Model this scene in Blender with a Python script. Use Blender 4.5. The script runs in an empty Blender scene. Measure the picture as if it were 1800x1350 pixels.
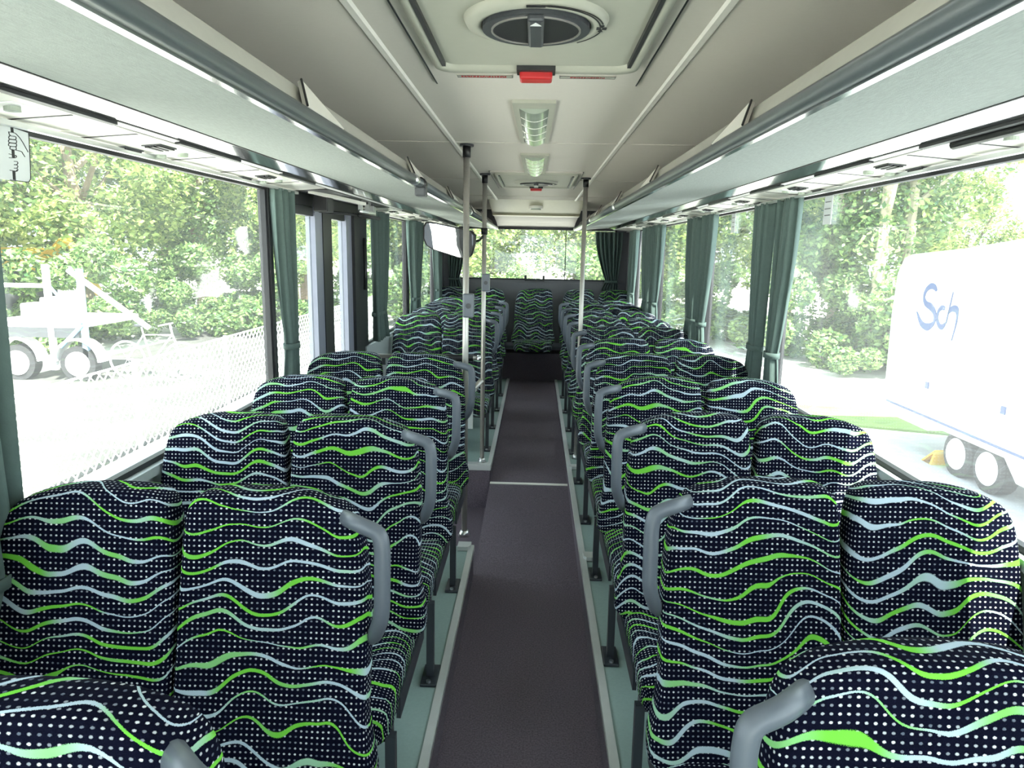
import bpy, bmesh, math, random
from mathutils import Vector, Matrix, Euler
random.seed(7)
sc = bpy.context.scene
C = sc.collection
PI = math.pi

# ------------------------------------------------------------------ camera
F_PX, PITCH, YAW, ROLL, CAM = 1230.0, 0.1883, -0.0304, 0.019, Vector((0.013, 0.0, 1.751))
cd = bpy.data.cameras.new('camera'); cam = bpy.data.objects.new('camera', cd); C.objects.link(cam)
cd.sensor_fit = 'HORIZONTAL'; cd.sensor_width = 36.0; cd.lens = 36.0 * F_PX / 1800.0
cd.clip_start = 0.02; cd.clip_end = 500
fh = Vector((math.sin(YAW), math.cos(YAW), 0)); rt = Vector((math.cos(YAW), -math.sin(YAW), 0)); zz = Vector((0, 0, 1))
fw = math.cos(PITCH) * fh - math.sin(PITCH) * zz; up = math.sin(PITCH) * fh + math.cos(PITCH) * zz
R2 = math.cos(ROLL) * rt + math.sin(ROLL) * up; U2 = -math.sin(ROLL) * rt + math.cos(ROLL) * up
m = Matrix((R2, U2, -fw)).transposed().to_4x4(); m.translation = CAM
cam.matrix_world = m
sc.camera = cam

# ------------------------------------------------------------------ light and exposure
sc.view_settings.view_transform = 'Standard'; sc.view_settings.look = 'None'
sc.view_settings.gamma = 1.0; sc.view_settings.use_curve_mapping = False
sc.view_settings.exposure = 2.2
w = bpy.data.worlds.new('world'); sc.world = w; w.use_nodes = True
bg = w.node_tree.nodes['Background']
bg.inputs[0].default_value = (0.80, 0.90, 1.0, 1); bg.inputs[1].default_value = 1.1
sd = bpy.data.lights.new('sun', 'SUN'); sd.energy = 8.5; sd.angle = 0.01; sd.color = (1.0, 0.96, 0.88)
sun = bpy.data.objects.new('sun', sd); C.objects.link(sun)
sun.rotation_euler = Vector((0.22, -0.55, 1.0)).to_track_quat('Z', 'Y').to_euler(); sun.location = (0, 0, 30)
try:
    sc.cycles.max_bounces = 12; sc.cycles.diffuse_bounces = 6; sc.cycles.transparent_max_bounces = 24
    sc.cycles.sample_clamp_indirect = 8.0
    sc.cycles.use_denoising = True
except Exception:
    pass

# ------------------------------------------------------------------ materials
def srgb(r, g, b):
    f = lambda c: (c / 255 / 12.92) if c / 255 <= 0.04045 else ((c / 255 + 0.055) / 1.055) ** 2.4
    return (f(r), f(g), f(b), 1)

def mat(name, col, rough=0.6, metal=0.0, var=0.08, scale=30.0, bump=0.0, bscale=200.0, spec=None, stretch=None, trans=0.0):
    ma = bpy.data.materials.new(name); ma.use_nodes = True
    nt = ma.node_tree; b = nt.nodes['Principled BSDF']
    b.inputs['Roughness'].default_value = rough; b.inputs['Metallic'].default_value = metal
    if spec is not None: b.inputs['Specular IOR Level'].default_value = spec
    tc = nt.nodes.new('ShaderNodeTexCoord'); src = tc.outputs['Object']
    if stretch:
        mp = nt.nodes.new('ShaderNodeMapping'); mp.inputs['Scale'].default_value = stretch
        nt.links.new(src, mp.inputs[0]); src = mp.outputs[0]
    n = nt.nodes.new('ShaderNodeTexNoise'); n.inputs['Scale'].default_value = scale; n.inputs['Detail'].default_value = 3
    nt.links.new(src, n.inputs['Vector'])
    mx = nt.nodes.new('ShaderNodeMixRGB')
    mx.inputs[1].default_value = tuple(c * (1 - var) for c in col[:3]) + (1,)
    mx.inputs[2].default_value = tuple(min(1, c * (1 + var)) for c in col[:3]) + (1,)
    nt.links.new(n.outputs[0], mx.inputs[0]); nt.links.new(mx.outputs[0], b.inputs['Base Color'])
    if bump:
        n2 = nt.nodes.new('ShaderNodeTexNoise'); n2.inputs['Scale'].default_value = bscale; nt.links.new(src, n2.inputs['Vector'])
        bp = nt.nodes.new('ShaderNodeBump'); bp.inputs['Strength'].default_value = bump; bp.inputs['Distance'].default_value = 0.004
        nt.links.new(n2.outputs[0], bp.inputs['Height']); nt.links.new(bp.outputs[0], b.inputs['Normal'])
    if trans:
        out = nt.nodes['Material Output']; t = nt.nodes.new('ShaderNodeBsdfTranslucent')
        nt.links.new(mx.outputs[0], t.inputs[0])
        ms = nt.nodes.new('ShaderNodeMixShader'); ms.inputs[0].default_value = trans
        nt.links.new(b.outputs[0], ms.inputs[1]); nt.links.new(t.outputs[0], ms.inputs[2]); nt.links.new(ms.outputs[0], out.inputs[0])
    return ma

def glass_mat(name, tint=(0.93, 0.97, 0.95, 1), refl=1.0, film=0.05):
    ma = bpy.data.materials.new(name); ma.use_nodes = True; nt = ma.node_tree; nt.nodes.clear()
    out = nt.nodes.new('ShaderNodeOutputMaterial'); tr = nt.nodes.new('ShaderNodeBsdfTransparent'); gl = nt.nodes.new('ShaderNodeBsdfGlossy')
    tr.inputs[0].default_value = tint; gl.inputs['Roughness'].default_value = 0.02
    lw = nt.nodes.new('ShaderNodeLayerWeight'); lw.inputs[0].default_value = 0.5
    pw = nt.nodes.new('ShaderNodeMath'); pw.operation = 'POWER'; pw.inputs[1].default_value = 5.0
    nt.links.new(lw.outputs['Facing'], pw.inputs[0])
    mu = nt.nodes.new('ShaderNodeMath'); mu.operation = 'MULTIPLY_ADD'; mu.inputs[1].default_value = 0.9 * refl; mu.inputs[2].default_value = 0.04 * refl
    nt.links.new(pw.outputs[0], mu.inputs[0])
    tl = nt.nodes.new('ShaderNodeBsdfTranslucent'); tl.inputs[0].default_value = (0.9, 0.92, 0.92, 1)      # dust film on the pane, also added as haze that washes out the view
    dn = nt.nodes.new('ShaderNodeTexNoise'); dn.inputs['Scale'].default_value = 2.5
    dr = nt.nodes.new('ShaderNodeMapRange'); dr.inputs[1].default_value = 0.3; dr.inputs[2].default_value = 0.8; dr.inputs[3].default_value = 0.012; dr.inputs[4].default_value = film
    nt.links.new(dn.outputs[0], dr.inputs[0])
    mf = nt.nodes.new('ShaderNodeMixShader'); nt.links.new(dr.outputs[0], mf.inputs[0]); nt.links.new(tr.outputs[0], mf.inputs[1]); nt.links.new(tl.outputs[0], mf.inputs[2])
    ms = nt.nodes.new('ShaderNodeMixShader')
    nt.links.new(mu.outputs[0], ms.inputs[0]); nt.links.new(mf.outputs[0], ms.inputs[1]); nt.links.new(gl.outputs[0], ms.inputs[2])
    nt.links.new(ms.outputs[0], out.inputs[0])
    return ma

def seat_fabric():
    ma = bpy.data.materials.new('seat_fabric'); ma.use_nodes = True; nt = ma.node_tree; L = nt.links.new
    b = nt.nodes['Principled BSDF']; b.inputs['Roughness'].default_value = 0.95; b.inputs['Specular IOR Level'].default_value = 0.04
    def M(op, a, c=None, d=None):
        n = nt.nodes.new('ShaderNodeMath'); n.operation = op
        for i, v in enumerate((a, c, d)):
            if v is None: continue
            if isinstance(v, (int, float)): n.inputs[i].default_value = v
            else: L(v, n.inputs[i])
        return n.outputs[0]
    def XYZ(x, y, z=0.0):
        n = nt.nodes.new('ShaderNodeCombineXYZ')
        for i, v in enumerate((x, y, z)):
            if isinstance(v, (int, float)): n.inputs[i].default_value = v
            else: L(v, n.inputs[i])
        return n.outputs[0]
    def N(vec, sc_=1.0, det=0.0):
        n = nt.nodes.new('ShaderNodeTexNoise'); n.inputs['Scale'].default_value = sc_; n.inputs['Detail'].default_value = det
        L(vec, n.inputs['Vector']); return n.outputs[0]
    def MIX(f, a, c):
        n = nt.nodes.new('ShaderNodeMixRGB'); L(f, n.inputs[0])
        for i, v in ((1, a), (2, c)):
            if isinstance(v, tuple): n.inputs[i].default_value = v
            else: L(v, n.inputs[i])
        return n.outputs[0]
    def RAMP(x, lo, hi):
        n = nt.nodes.new('ShaderNodeMapRange'); n.interpolation_type = 'SMOOTHSTEP'
        L(x, n.inputs[0]); n.inputs[1].default_value = lo; n.inputs[2].default_value = hi; return n.outputs[0]
    tc = nt.nodes.new('ShaderNodeTexCoord'); sp = nt.nodes.new('ShaderNodeSeparateXYZ'); L(tc.outputs['UV'], sp.inputs[0])
    oi = nt.nodes.new('ShaderNodeObjectInfo'); rnd = oi.outputs['Random']
    u0, v0 = sp.outputs[0], sp.outputs[1]
    u = M('ADD', u0, M('MULTIPLY', rnd, 7.3)); v = M('ADD', v0, M('MULTIPLY', rnd, 3.7))
    n1 = N(XYZ(M('MULTIPLY', u, 7.5), M('MULTIPLY', v, 4.2), 1.7))
    n1b = N(XYZ(M('MULTIPLY', u, 16.0), M('MULTIPLY', v, 7.0), 9.1))
    vw = M('ADD', v, M('ADD', M('MULTIPLY', M('SUBTRACT', n1, 0.5), 0.155), M('MULTIPLY', M('SUBTRACT', n1b, 0.5), 0.02)))
    q = M('DIVIDE', vw, 0.043)
    k = M('FLOOR', q); fr = M('SUBTRACT', M('FRACT', q), 0.5)
    fz = N(XYZ(M('MULTIPLY', u, 700), M('MULTIPLY', v, 700)))
    dist = M('ADD', M('ABSOLUTE', fr), M('MULTIPLY', M('SUBTRACT', fz, 0.5), 0.05))
    wd = M('MULTIPLY', RAMP(N(XYZ(M('ADD', M('MULTIPLY', u, 5.0), M('MULTIPLY', k, 17.31)), M('MULTIPLY', k, 3.17))), 0.3, 0.66), 0.085)
    wd = M('ADD', wd, 0.040)
    line = M('SUBTRACT', 1.0, RAMP(M('DIVIDE', dist, wd), 0.85, 1.15))
    cn = RAMP(N(XYZ(M('ADD', M('MULTIPLY', u, 7.0), M('MULTIPLY', k, 5.77)), M('MULTIPLY', k, 7.9), 4.0)), 0.38, 0.6)
    lcol = MIX(cn, (0.17, 0.56, 0.06, 1), (0.44, 0.54, 0.62, 1))
    # dots
    ds = 0.0122
    du = M('DIVIDE', u0, ds); dv = M('DIVIDE', v0, ds)
    fu = M('SUBTRACT', M('FRACT', du), 0.5); fv = M('SUBTRACT', M('FRACT', dv), 0.5)
    rr = M('SQRT', M('ADD', M('MULTIPLY', fu, fu), M('MULTIPLY', M('MULTIPLY', fv, fv), 1.5)))
    dot = M('SUBTRACT', 1.0, RAMP(M('ADD', rr, M('MULTIPLY', M('SUBTRACT', fz, 0.5), 0.12)), 0.14, 0.27))
    dn = RAMP(N(XYZ(M('FLOOR', du), M('FLOOR', dv), 2.0), 0.63), 0.25, 0.75)
    dcol = MIX(dn, (0.12, 0.14, 0.18, 1), (0.70, 0.72, 0.74, 1))
    base = MIX(fz, (0.0015, 0.0018, 0.006, 1), (0.005, 0.006, 0.019, 1))
    col = MIX(line, MIX(dot, base, dcol), lcol)
    L(col, b.inputs['Base Color'])
    bp = nt.nodes.new('ShaderNodeBump'); bp.inputs['Strength'].default_value = 0.35; bp.inputs['Distance'].default_value = 0.002
    L(M('ADD', line, M('MULTIPLY', fz, 0.5)), bp.inputs['Height']); L(bp.outputs[0], b.inputs['Normal'])
    return ma

def leaf_mat(name, c1, c2):
    ma = bpy.data.materials.new(name); ma.use_nodes = True; nt = ma.node_tree
    b = nt.nodes['Principled BSDF']; out = nt.nodes['Material Output']; b.inputs['Roughness'].default_value = 0.5
    g = nt.nodes.new('ShaderNodeNewGeometry'); mx = nt.nodes.new('ShaderNodeMixRGB')
    mx.inputs[1].default_value = c1; mx.inputs[2].default_value = c2
    nt.links.new(g.outputs['Random Per Island'], mx.inputs[0]); nt.links.new(mx.outputs[0], b.inputs['Base Color'])
    t = nt.nodes.new('ShaderNodeBsdfTranslucent'); nt.links.new(mx.outputs[0], t.inputs[0])
    ms = nt.nodes.new('ShaderNodeMixShader'); ms.inputs[0].default_value = 0.35
    nt.links.new(b.outputs[0], ms.inputs[1]); nt.links.new(t.outputs[0], ms.inputs[2]); nt.links.new(ms.outputs[0], out.inputs[0])
    return ma

M_ceil = mat('ceiling_cloth', (0.57, 0.53, 0.475, 1), 0.9, var=0.05, scale=60, bump=0.1, stretch=(1, 8, 1))
M_strip = mat('ceiling_strip', (0.68, 0.65, 0.60, 1), 0.5)
M_rack = mat('rack_cloth', (0.27, 0.295, 0.28, 1), 0.9, var=0.25, scale=45, bump=0.35, stretch=(6, 1, 1))
M_alu = mat('aluminium', (0.80, 0.81, 0.82, 1), 0.28, 1.0, var=0.03)
M_chrome = mat('polished_trim', (0.85, 0.85, 0.86, 1), 0.12, 1.0, var=0.02)
M_tube = mat('grey_tube', (0.075, 0.088, 0.095, 1), 0.38, 0.0, var=0.05, spec=0.6)
M_cream = mat('cream_panel', (0.78, 0.76, 0.70, 1), 0.3, var=0.03)
M_acrylic = mat('lip_panel', (0.46, 0.45, 0.41, 1), 0.18, var=0.04)
M_hatch = mat('hatch_plastic', (0.40, 0.395, 0.33, 1), 0.55, var=0.03)
M_black = mat('black_plastic', (0.012, 0.012, 0.014, 1), 0.45)
M_dark = mat('dark_grey_plastic', (0.045, 0.048, 0.055, 1), 0.4)
M_red = mat('red_plastic', (0.50, 0.012, 0.015, 1), 0.35)
M_redink = mat('red_ink', (0.35, 0.05, 0.05, 1), 0.6)
M_handle = mat('grey_handle', (0.11, 0.125, 0.15, 1), 0.38, var=0.05)
M_pole = mat('brushed_steel', (0.48, 0.46, 0.43, 1), 0.35, 0.7, var=0.12, scale=40)
M_leg = mat('black_steel', (0.03, 0.035, 0.045, 1), 0.4)
M_carpet = mat('aisle_carpet', (0.125, 0.100, 0.126, 1), 0.95, var=0.85, scale=150, bump=0.5, bscale=300)
M_vinyl = mat('teal_vinyl', (0.28, 0.385, 0.37, 1), 0.55, var=0.1, scale=90)
M_wall = mat('grey_wall', (0.17, 0.17, 0.185, 1), 0.7, var=0.06)
M_walll = mat('light_grey_wall', (0.42, 0.46, 0.47, 1), 0.6, var=0.05)
M_rubber = mat('window_rubber', (0.018, 0.018, 0.022, 1), 0.5)
M_frame = mat('door_frame_grey', (0.24, 0.25, 0.32, 1), 0.4, var=0.05)
M_curtain = mat('teal_curtain', (0.115, 0.165, 0.152, 1), 0.9, var=0.12, scale=50, bump=0.1, trans=0.18)
M_glass = glass_mat('window_glass')
M_smoke = glass_mat('partition_glass', (0.75, 0.82, 0.82, 1))
M_lens = mat('lamp_lens', (0.34, 0.38, 0.32, 1), 0.10, var=0.2, scale=9, stretch=(1, 1, 1))
M_edge = mat('podium_edge', (0.62, 0.64, 0.64, 1), 0.4, 0.3, var=0.05)
M_white = mat('white_plastic', (0.80, 0.80, 0.80, 1), 0.4, var=0.02)
M_label = mat('label_plate', (0.62, 0.65, 0.66, 1), 0.45, var=0.02)
M_mirror = mat('mirror_glass', (0.92, 0.93, 0.94, 1), 0.02, 1.0, var=0.0)
M_trim_y = mat('yellowed_trim', (0.33, 0.31, 0.21, 1), 0.5)
M_fabric = seat_fabric()
M_bark = mat('bark', (0.20, 0.15, 0.10, 1), 0.9, var=0.35, scale=8, bump=0.6, bscale=20)
M_barkp = mat('pale_bark', (0.42, 0.37, 0.27, 1), 0.9, var=0.3, scale=8, bump=0.5, bscale=20)
M_leaf1 = leaf_mat('leaf_mid', (0.05, 0.13, 0.03, 1), (0.52, 0.62, 0.20, 1))
M_leaf2 = leaf_mat('leaf_dark', (0.03, 0.09, 0.03, 1), (0.28, 0.42, 0.13, 1))
M_ground = mat('pale_gravel', (0.62, 0.60, 0.56, 1), 0.95, var=0.18, scale=3)
M_asphalt = mat('grey_asphalt', (0.40, 0.41, 0.43, 1), 0.95, var=0.15, scale=6)
M_grass = mat('grass', (0.16, 0.26, 0.06, 1), 0.95, var=0.5, scale=4)
M_trailer = mat('white_trailer_paint', (0.86, 0.86, 0.86, 1), 0.3, var=0.01)
M_blueink = mat('blue_lettering', (0.03, 0.055, 0.16, 1), 0.5)
M_yellow = mat('yellow_chock', (0.70, 0.42, 0.03, 1), 0.5)
M_steelb = mat('blue_steel', (0.25, 0.45, 0.62, 1), 0.5)
M_wire = mat('galvanised_wire', (0.75, 0.76, 0.77, 1), 0.45, 0.3)
M_tyre = mat('tyre', (0.02, 0.02, 0.022, 1), 0.8)
M_bus = mat('bus_paint', (0.75, 0.75, 0.74, 1), 0.35)

# ------------------------------------------------------------------ helpers
def obj(name, bm, ma, parent=None, smooth=False, kind=None, loc=None):
    me = bpy.data.meshes.new(name)
    bmesh.ops.recalc_face_normals(bm, faces=bm.faces[:])
    bm.to_mesh(me); bm.free()
    if ma: me.materials.append(ma)
    if smooth:
        for p in me.polygons: p.use_smooth = True
    o = bpy.data.objects.new(name, me); C.objects.link(o)
    if parent: o.parent = parent
    if kind: o['kind'] = kind
    if loc: o.location = loc
    return o
def struct(name, bm, ma, parent=None, smooth=False):
    return obj(name, bm, ma, parent, smooth, None if parent else 'structure')
def tag(o, label, cat, group=None, kind=None):
    o['label'] = label; o['category'] = cat
    if group: o['group'] = group
    if kind: o['kind'] = kind
    return o
def thing(name, label, cat, loc=(0, 0, 0), group=None):
    o = bpy.data.objects.new(name, None); C.objects.link(o); o.location = loc; o.empty_display_size = 0.1
    return tag(o, label, cat, group)
def dup(root, loc, label, mats=None):
    r = root.copy(); C.objects.link(r); r.location = loc; r['label'] = label
    for ch in list(root.children):
        c = ch.copy(); C.objects.link(c); c.parent = r
        for g in ch.children:
            d = g.copy(); C.objects.link(d); d.parent = c
    return r
def box(bm, x0, x1, y0, y1, z0, z1, bev=0.0):
    vs = [bm.verts.new((x, y, z)) for x in (x0, x1) for y in (y0, y1) for z in (z0, z1)]
    fs = [(0, 1, 3, 2), (4, 6, 7, 5), (0, 4, 5, 1), (2, 3, 7, 6), (0, 2, 6, 4), (1, 5, 7, 3)]
    faces = [bm.faces.new([vs[i] for i in f]) for f in fs]
    if bev:
        es = list({e for f in faces for e in f.edges})
        bmesh.ops.bevel(bm, geom=es, offset=bev, segments=2, affect='EDGES', profile=0.5)
    return bm
def B(*a, **k): return box(bmesh.new(), *a, **k)
def tube(bm, pts, r, n=10, caps=True):
    pts = [Vector(p) for p in pts]; rings = []
    ref = None
    for i, p in enumerate(pts):
        d = (pts[min(i + 1, len(pts) - 1)] - pts[max(i - 1, 0)]).normalized()
        if ref is None:
            ref = d.orthogonal().normalized()
        ref = (ref - d * ref.dot(d)).normalized(); s = d.cross(ref)
        rad = r[i] if isinstance(r, (list, tuple)) else r
        rings.append([bm.verts.new(p + rad * (math.cos(2 * PI * j / n) * ref + math.sin(2 * PI * j / n) * s)) for j in range(n)])
    for a, b in zip(rings, rings[1:]):
        for j in range(n): bm.faces.new((a[j], a[(j + 1) % n], b[(j + 1) % n], b[j]))
    if caps:
        bm.faces.new(rings[0][::-1]); bm.faces.new(rings[-1])
    return bm
def T(pts, r, n=10): return tube(bmesh.new(), pts, r, n)
def round_path(pts, rad, k=5):
    P = [Vector(p) for p in pts]; out = [P[0]]
    for a, b, c in zip(P, P[1:], P[2:]):
        d1 = (a - b); d2 = (c - b); r = min(rad, d1.length * .45, d2.length * .45)
        s, e = b + d1.normalized() * r, b + d2.normalized() * r
        for i in range(k + 1):
            t = i / k; out.append((1 - t) ** 2 * s + 2 * t * (1 - t) * b + t * t * e)
    out.append(P[-1]); return out
def prism(bm, poly, f):
    """poly: 2D points; f(p, side) -> 3D ; side 0/1"""
    a = [bm.verts.new(f(p, 0)) for p in poly]; b = [bm.verts.new(f(p, 1)) for p in poly]
    n = len(poly); bm.faces.new(a); bm.faces.new(b[::-1])
    for i in range(n): bm.faces.new((a[i], b[i], b[(i + 1) % n], a[(i + 1) % n]))
    return bm
def extr_y(poly, y0, y1):           # poly in (x, z), swept along the bus
    return prism(bmesh.new(), poly, lambda p, s: (p[0], (y0, y1)[s], p[1]))
def extr_x(poly, x0, x1):           # poly in (y, z)
    return prism(bmesh.new(), poly, lambda p, s: ((x0, x1)[s], p[0], p[1]))
def extr_z(poly, z0, z1):
    return prism(bmesh.new(), poly, lambda p, s: (p[0], p[1], (z0, z1)[s]))
def rrect(x0, x1, y0, y1, r, k=5):
    out = []
    for cx, cy, a in ((x1 - r, y1 - r, 0), (x0 + r, y1 - r, 90), (x0 + r, y0 + r, 180), (x1 - r, y0 + r, 270)):
        for i in range(k + 1):
            t = math.radians(a + 90 * i / k); out.append((cx + r * math.cos(t), cy + r * math.sin(t)))
    return out
def sheet(outer, ny, f):
    pass
def stroke(pts, widths, f, thick, k=6):
    """variable-width flat stroke; f(a,b,d)->3D"""
    P = [Vector(p) for p in pts]
    dense, wd = [], []
    for i in range(len(P) - 1):
        p0, p1, p2, p3 = P[max(i - 1, 0)], P[i], P[i + 1], P[min(i + 2, len(P) - 1)]
        for j in range(k):
            t = j / k
            dense.append(0.5 * ((2 * p1) + (p2 - p0) * t + (2 * p0 - 5 * p1 + 4 * p2 - p3) * t * t + (3 * p1 - p0 - 3 * p2 + p3) * t ** 3))
            wd.append(widths[i] * (1 - t) + widths[i + 1] * t)
    dense.append(P[-1]); wd.append(widths[-1])
    bm = bmesh.new(); rows = []
    for i, p in enumerate(dense):
        d = dense[min(i + 1, len(dense) - 1)] - dense[max(i - 1, 0)]; d.normalize(); nrm = Vector((-d.y, d.x))
        a, b = p + nrm * wd[i] / 2, p - nrm * wd[i] / 2
        rows.append([bm.verts.new(f(a.x, a.y, 0)), bm.verts.new(f(b.x, b.y, 0)), bm.verts.new(f(b.x, b.y, thick)), bm.verts.new(f(a.x, a.y, thick))])
    for r0, r1 in zip(rows, rows[1:]):
        for j in range(4): bm.faces.new((r0[j], r0[(j + 1) % 4], r1[(j + 1) % 4], r1[j]))
    bm.faces.new(rows[0]); bm.faces.new(rows[-1][::-1])
    return bm
def text_mesh(name, s, size, ma, parent, matrix):
    cu = bpy.data.curves.new(name, 'FONT'); cu.body = s; cu.size = size; cu.extrude = 0.0004; cu.align_x = 'CENTER'; cu.align_y = 'CENTER'
    t = bpy.data.objects.new(name, cu); C.objects.link(t)
    bpy.context.view_layer.update()
    me = bpy.data.meshes.new_from_object(t.evaluated_get(bpy.context.evaluated_depsgraph_get()))
    bpy.data.objects.remove(t); me.materials.clear(); me.materials.append(ma)
    o = bpy.data.objects.new(name, me); C.objects.link(o); o.parent = parent; o.matrix_local = matrix
    return o

# ------------------------------------------------------------------ the bus shell
HC, ZP, WX = 2.277, 0.17, 1.237       # ceiling, podium top, window plane
Y0, Y1 = -2.2, 9.42                   # front and rear wall
SILL, WTOP = 1.042, 2.02
AI = 0.289                            # aisle half width
GZ = -0.70                            # ground
DY0, DY1 = 3.56, 5.02                 # mid door well

# aisle floor: flat, then a gentle ramp to the rear
bm = bmesh.new()
prof = [(Y0, 0), (3.4, 0.0), (4.98, 0.045), (8.62, 0.155), (8.62, -0.1), (Y0, -0.1)]
prism(bm, prof, lambda p, s: ((-AI, AI)[s], p[0], p[1]))
floor = struct('floor', bm, M_carpet)
floor['label'] = 'dark purple grey carpet running down the sunken aisle'
# cream cross strip where the ramp starts
o = obj('trim_1', extr_x([(4.965, 0.040), (4.995, 0.042), (4.995, 0.052), (4.965, 0.050)], -AI, AI), M_cream, None, kind='structure')
# podiums
for name, s, y0, y1 in (('floor_left', -1, Y0, DY0), ('floor_left_rear', -1, DY1, Y1), ('floor_right', 1, Y0, Y1)):
    struct(name, B(min(s * (AI + .012), s * 1.25), max(s * (AI + .012), s * 1.25), y0, y1, -0.1, ZP), M_vinyl)
# door well landing and carpeted riser of the rear podium
struct('floor_door_well', B(-1.27, -AI, DY0, DY1, -0.3, -0.16), M_carpet)
struct('trim_2', B(-1.22, -AI - .004, DY1 - .012, DY1, -0.16, ZP - .03), M_carpet)
struct('trim_3', B(-1.22, -AI - .004, DY0, DY0 + .012, -0.16, ZP - .03), M_carpet)
# aluminium edge profiles along the podiums
tn = 4
for s, segs in ((-1, ((Y0, DY0), (DY1, 8.62))), (1, ((Y0, 3.43), (3.43, 8.62)))):
    for y0, y1 in segs:
        xa, xb = s * (AI - .001), s * (AI + .012)
        t = struct('trim_%d' % tn, B(min(xa, xb), max(xa, xb), y0, y1, 0.0, ZP - .001), M_carpet); tn += 1
        xa, xb2 = s * (AI - .005), s * (AI + .024)
        struct('edge_profile', B(min(xa, xb2), max(xa, xb2), y0, y1, ZP - .024, ZP + .008), M_edge, t)
        for k in range(3):
            xr = s * (AI - .0065 + .0 * k); zr = ZP - .020 + .009 * k
            struct('profile_rib', B(min(xr, xr + s * .003), max(xr, xr + s * .003), y0, y1, zr, zr + .004), M_alu, t)
# white end caps on the podium edges
def cap(loc, s, label):
    return tag(obj('podium_end_cap', extr_z([(-.035, -.035), (.02, -.035), (.035, -.015), (.035, .035), (-.035, .035)] if s < 0 else
        [(-.02, -.035), (.035, -.035), (.035, .035), (-.035, .035), (-.035, -.015)], 0, .022), M_edge, loc=loc), label, 'floor trim', 'podium end caps')
cap((-AI - .045, DY0 - .03, ZP + .002), -1, 'light metal cap on the left podium corner before the door well')
cap((AI + .045, 3.45, ZP + .002), 1, 'light metal cap on the right podium edge nearer the camera')
cap((AI + .045, 5.0, ZP + .002), 1, 'light metal cap on the right podium edge level with the floor strip')
ob = B(-1.2, -AI + .004, DY1 - .022, DY1 + .05, ZP - .035, ZP + .012, bev=.004)
tag(obj('podium_nosing', ob, M_edge), 'pale metal nosing on the rear left podium under the grab pole', 'floor trim')
# rear bench plinth
struct('floor_rear', B(-1.22, 1.22, 8.62, Y1, -.1, .50), M_carpet)

# side walls: below the sill, pillars and header, outer skin
PIL = {-1: [(-2.2, -2.05), (0.02, 0.16), (1.42, 1.56), (3.22, 3.56), (5.02, 5.16), (6.70, 6.86), (8.50, 9.42)],
       1: [(-2.2, -2.05), (0.02, 0.16), (1.06, 1.2), (3.50, 3.64), (5.00, 5.14), (6.95, 7.10), (8.55, 9.42)]}
PIL[-1] = [(-2.2, -2.05), (-0.5, -0.36), (1.30, 1.38), (3.26, 3.295), (3.53, 3.56), (5.02, 5.14), (6.76, 6.86), (8.55, 9.42)]
PIL[1] = [(-2.2, -2.05), (-0.5, -0.36), (1.00, 1.10), (3.52, 3.62), (5.02, 5.12), (6.98, 7.08), (8.55, 9.42)]
wn = 1
for s, nm in ((-1, 'left'), (1, 'right')):
    a, b = s * WX, s * (WX + .05)
    bm = bmesh.new()
    segs = [(Y0, DY0), (DY1, Y1)] if s < 0 else [(Y0, Y1)]
    for y0, y1 in segs: box(bm, min(a, b), max(a, b), y0, y1, -0.45, SILL)
    box(bm, min(a, b), max(a, b), Y0, Y1, WTOP, HC + .06)
    wall = struct('wall_' + nm, bm, M_walll)
    sills = segs
    for y0, y1 in sills:
        xa, xb = s * (WX - .035), s * WX
        struct('sill', B(min(xa, xb), max(xa, xb), y0, y1, SILL - .03, SILL), M_walll, wall)
    for i, (y0, y1) in enumerate(PIL[s]):
        mm = M_wall if y0 > 8 else M_rubber
        xa, xb = s * (WX - .02), s * (WX + .03)
        struct('pillar', B(min(xa, xb), max(xa, xb), y0, y1, SILL, WTOP), mm, wall)
    for (p0, p1), (q0, q1) in zip(PIL[s], PIL[s][1:]):
        y0, y1 = p1, q0
        if s < 0 and abs(y0 - 3.56) < .01: continue          # the door
        wnd = bpy.data.objects.new('window_%d' % wn, None); C.objects.link(wnd); wnd['kind'] = 'structure'; wn += 1
        wnd.location = (s * WX, (y0 + y1) / 2, SILL); h = (y1 - y0) / 2
        wnd['label'] = 'side window pane'
        obj('pane', B(s * .012 - .003, s * .012 + .003, -h, h, 0, WTOP - SILL), M_glass, wnd)
        bm = bmesh.new()
        t = .018
        box(bm, -.012, .012, -h, h, 0, t); box(bm, -.012, .012, -h, h, WTOP - SILL - t, WTOP - SILL)
        box(bm, -.012, .012, -h, -h + t, t, WTOP - SILL - t); box(bm, -.012, .012, h - t, h, t, WTOP - SILL - t)
        obj('window_frame', bm, M_rubber, wnd)
# ceiling + roof skin
struct('ceiling', B(-1.25, 1.25, Y0, Y1, HC, HC + .06), M_ceil)
# front wall with windscreen behind the camera
bm = bmesh.new(); box(bm, -1.287, 1.287, Y0 - .05, Y0, -.45, .55); box(bm, -1.287, 1.287, Y0 - .05, Y0, 2.2, HC + .06)
struct('wall_front', bm, M_wall)
wf = struct('window_front', B(-1.25, 1.25, Y0 - .03, Y0 - .024, .55, 2.2), M_glass)
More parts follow.
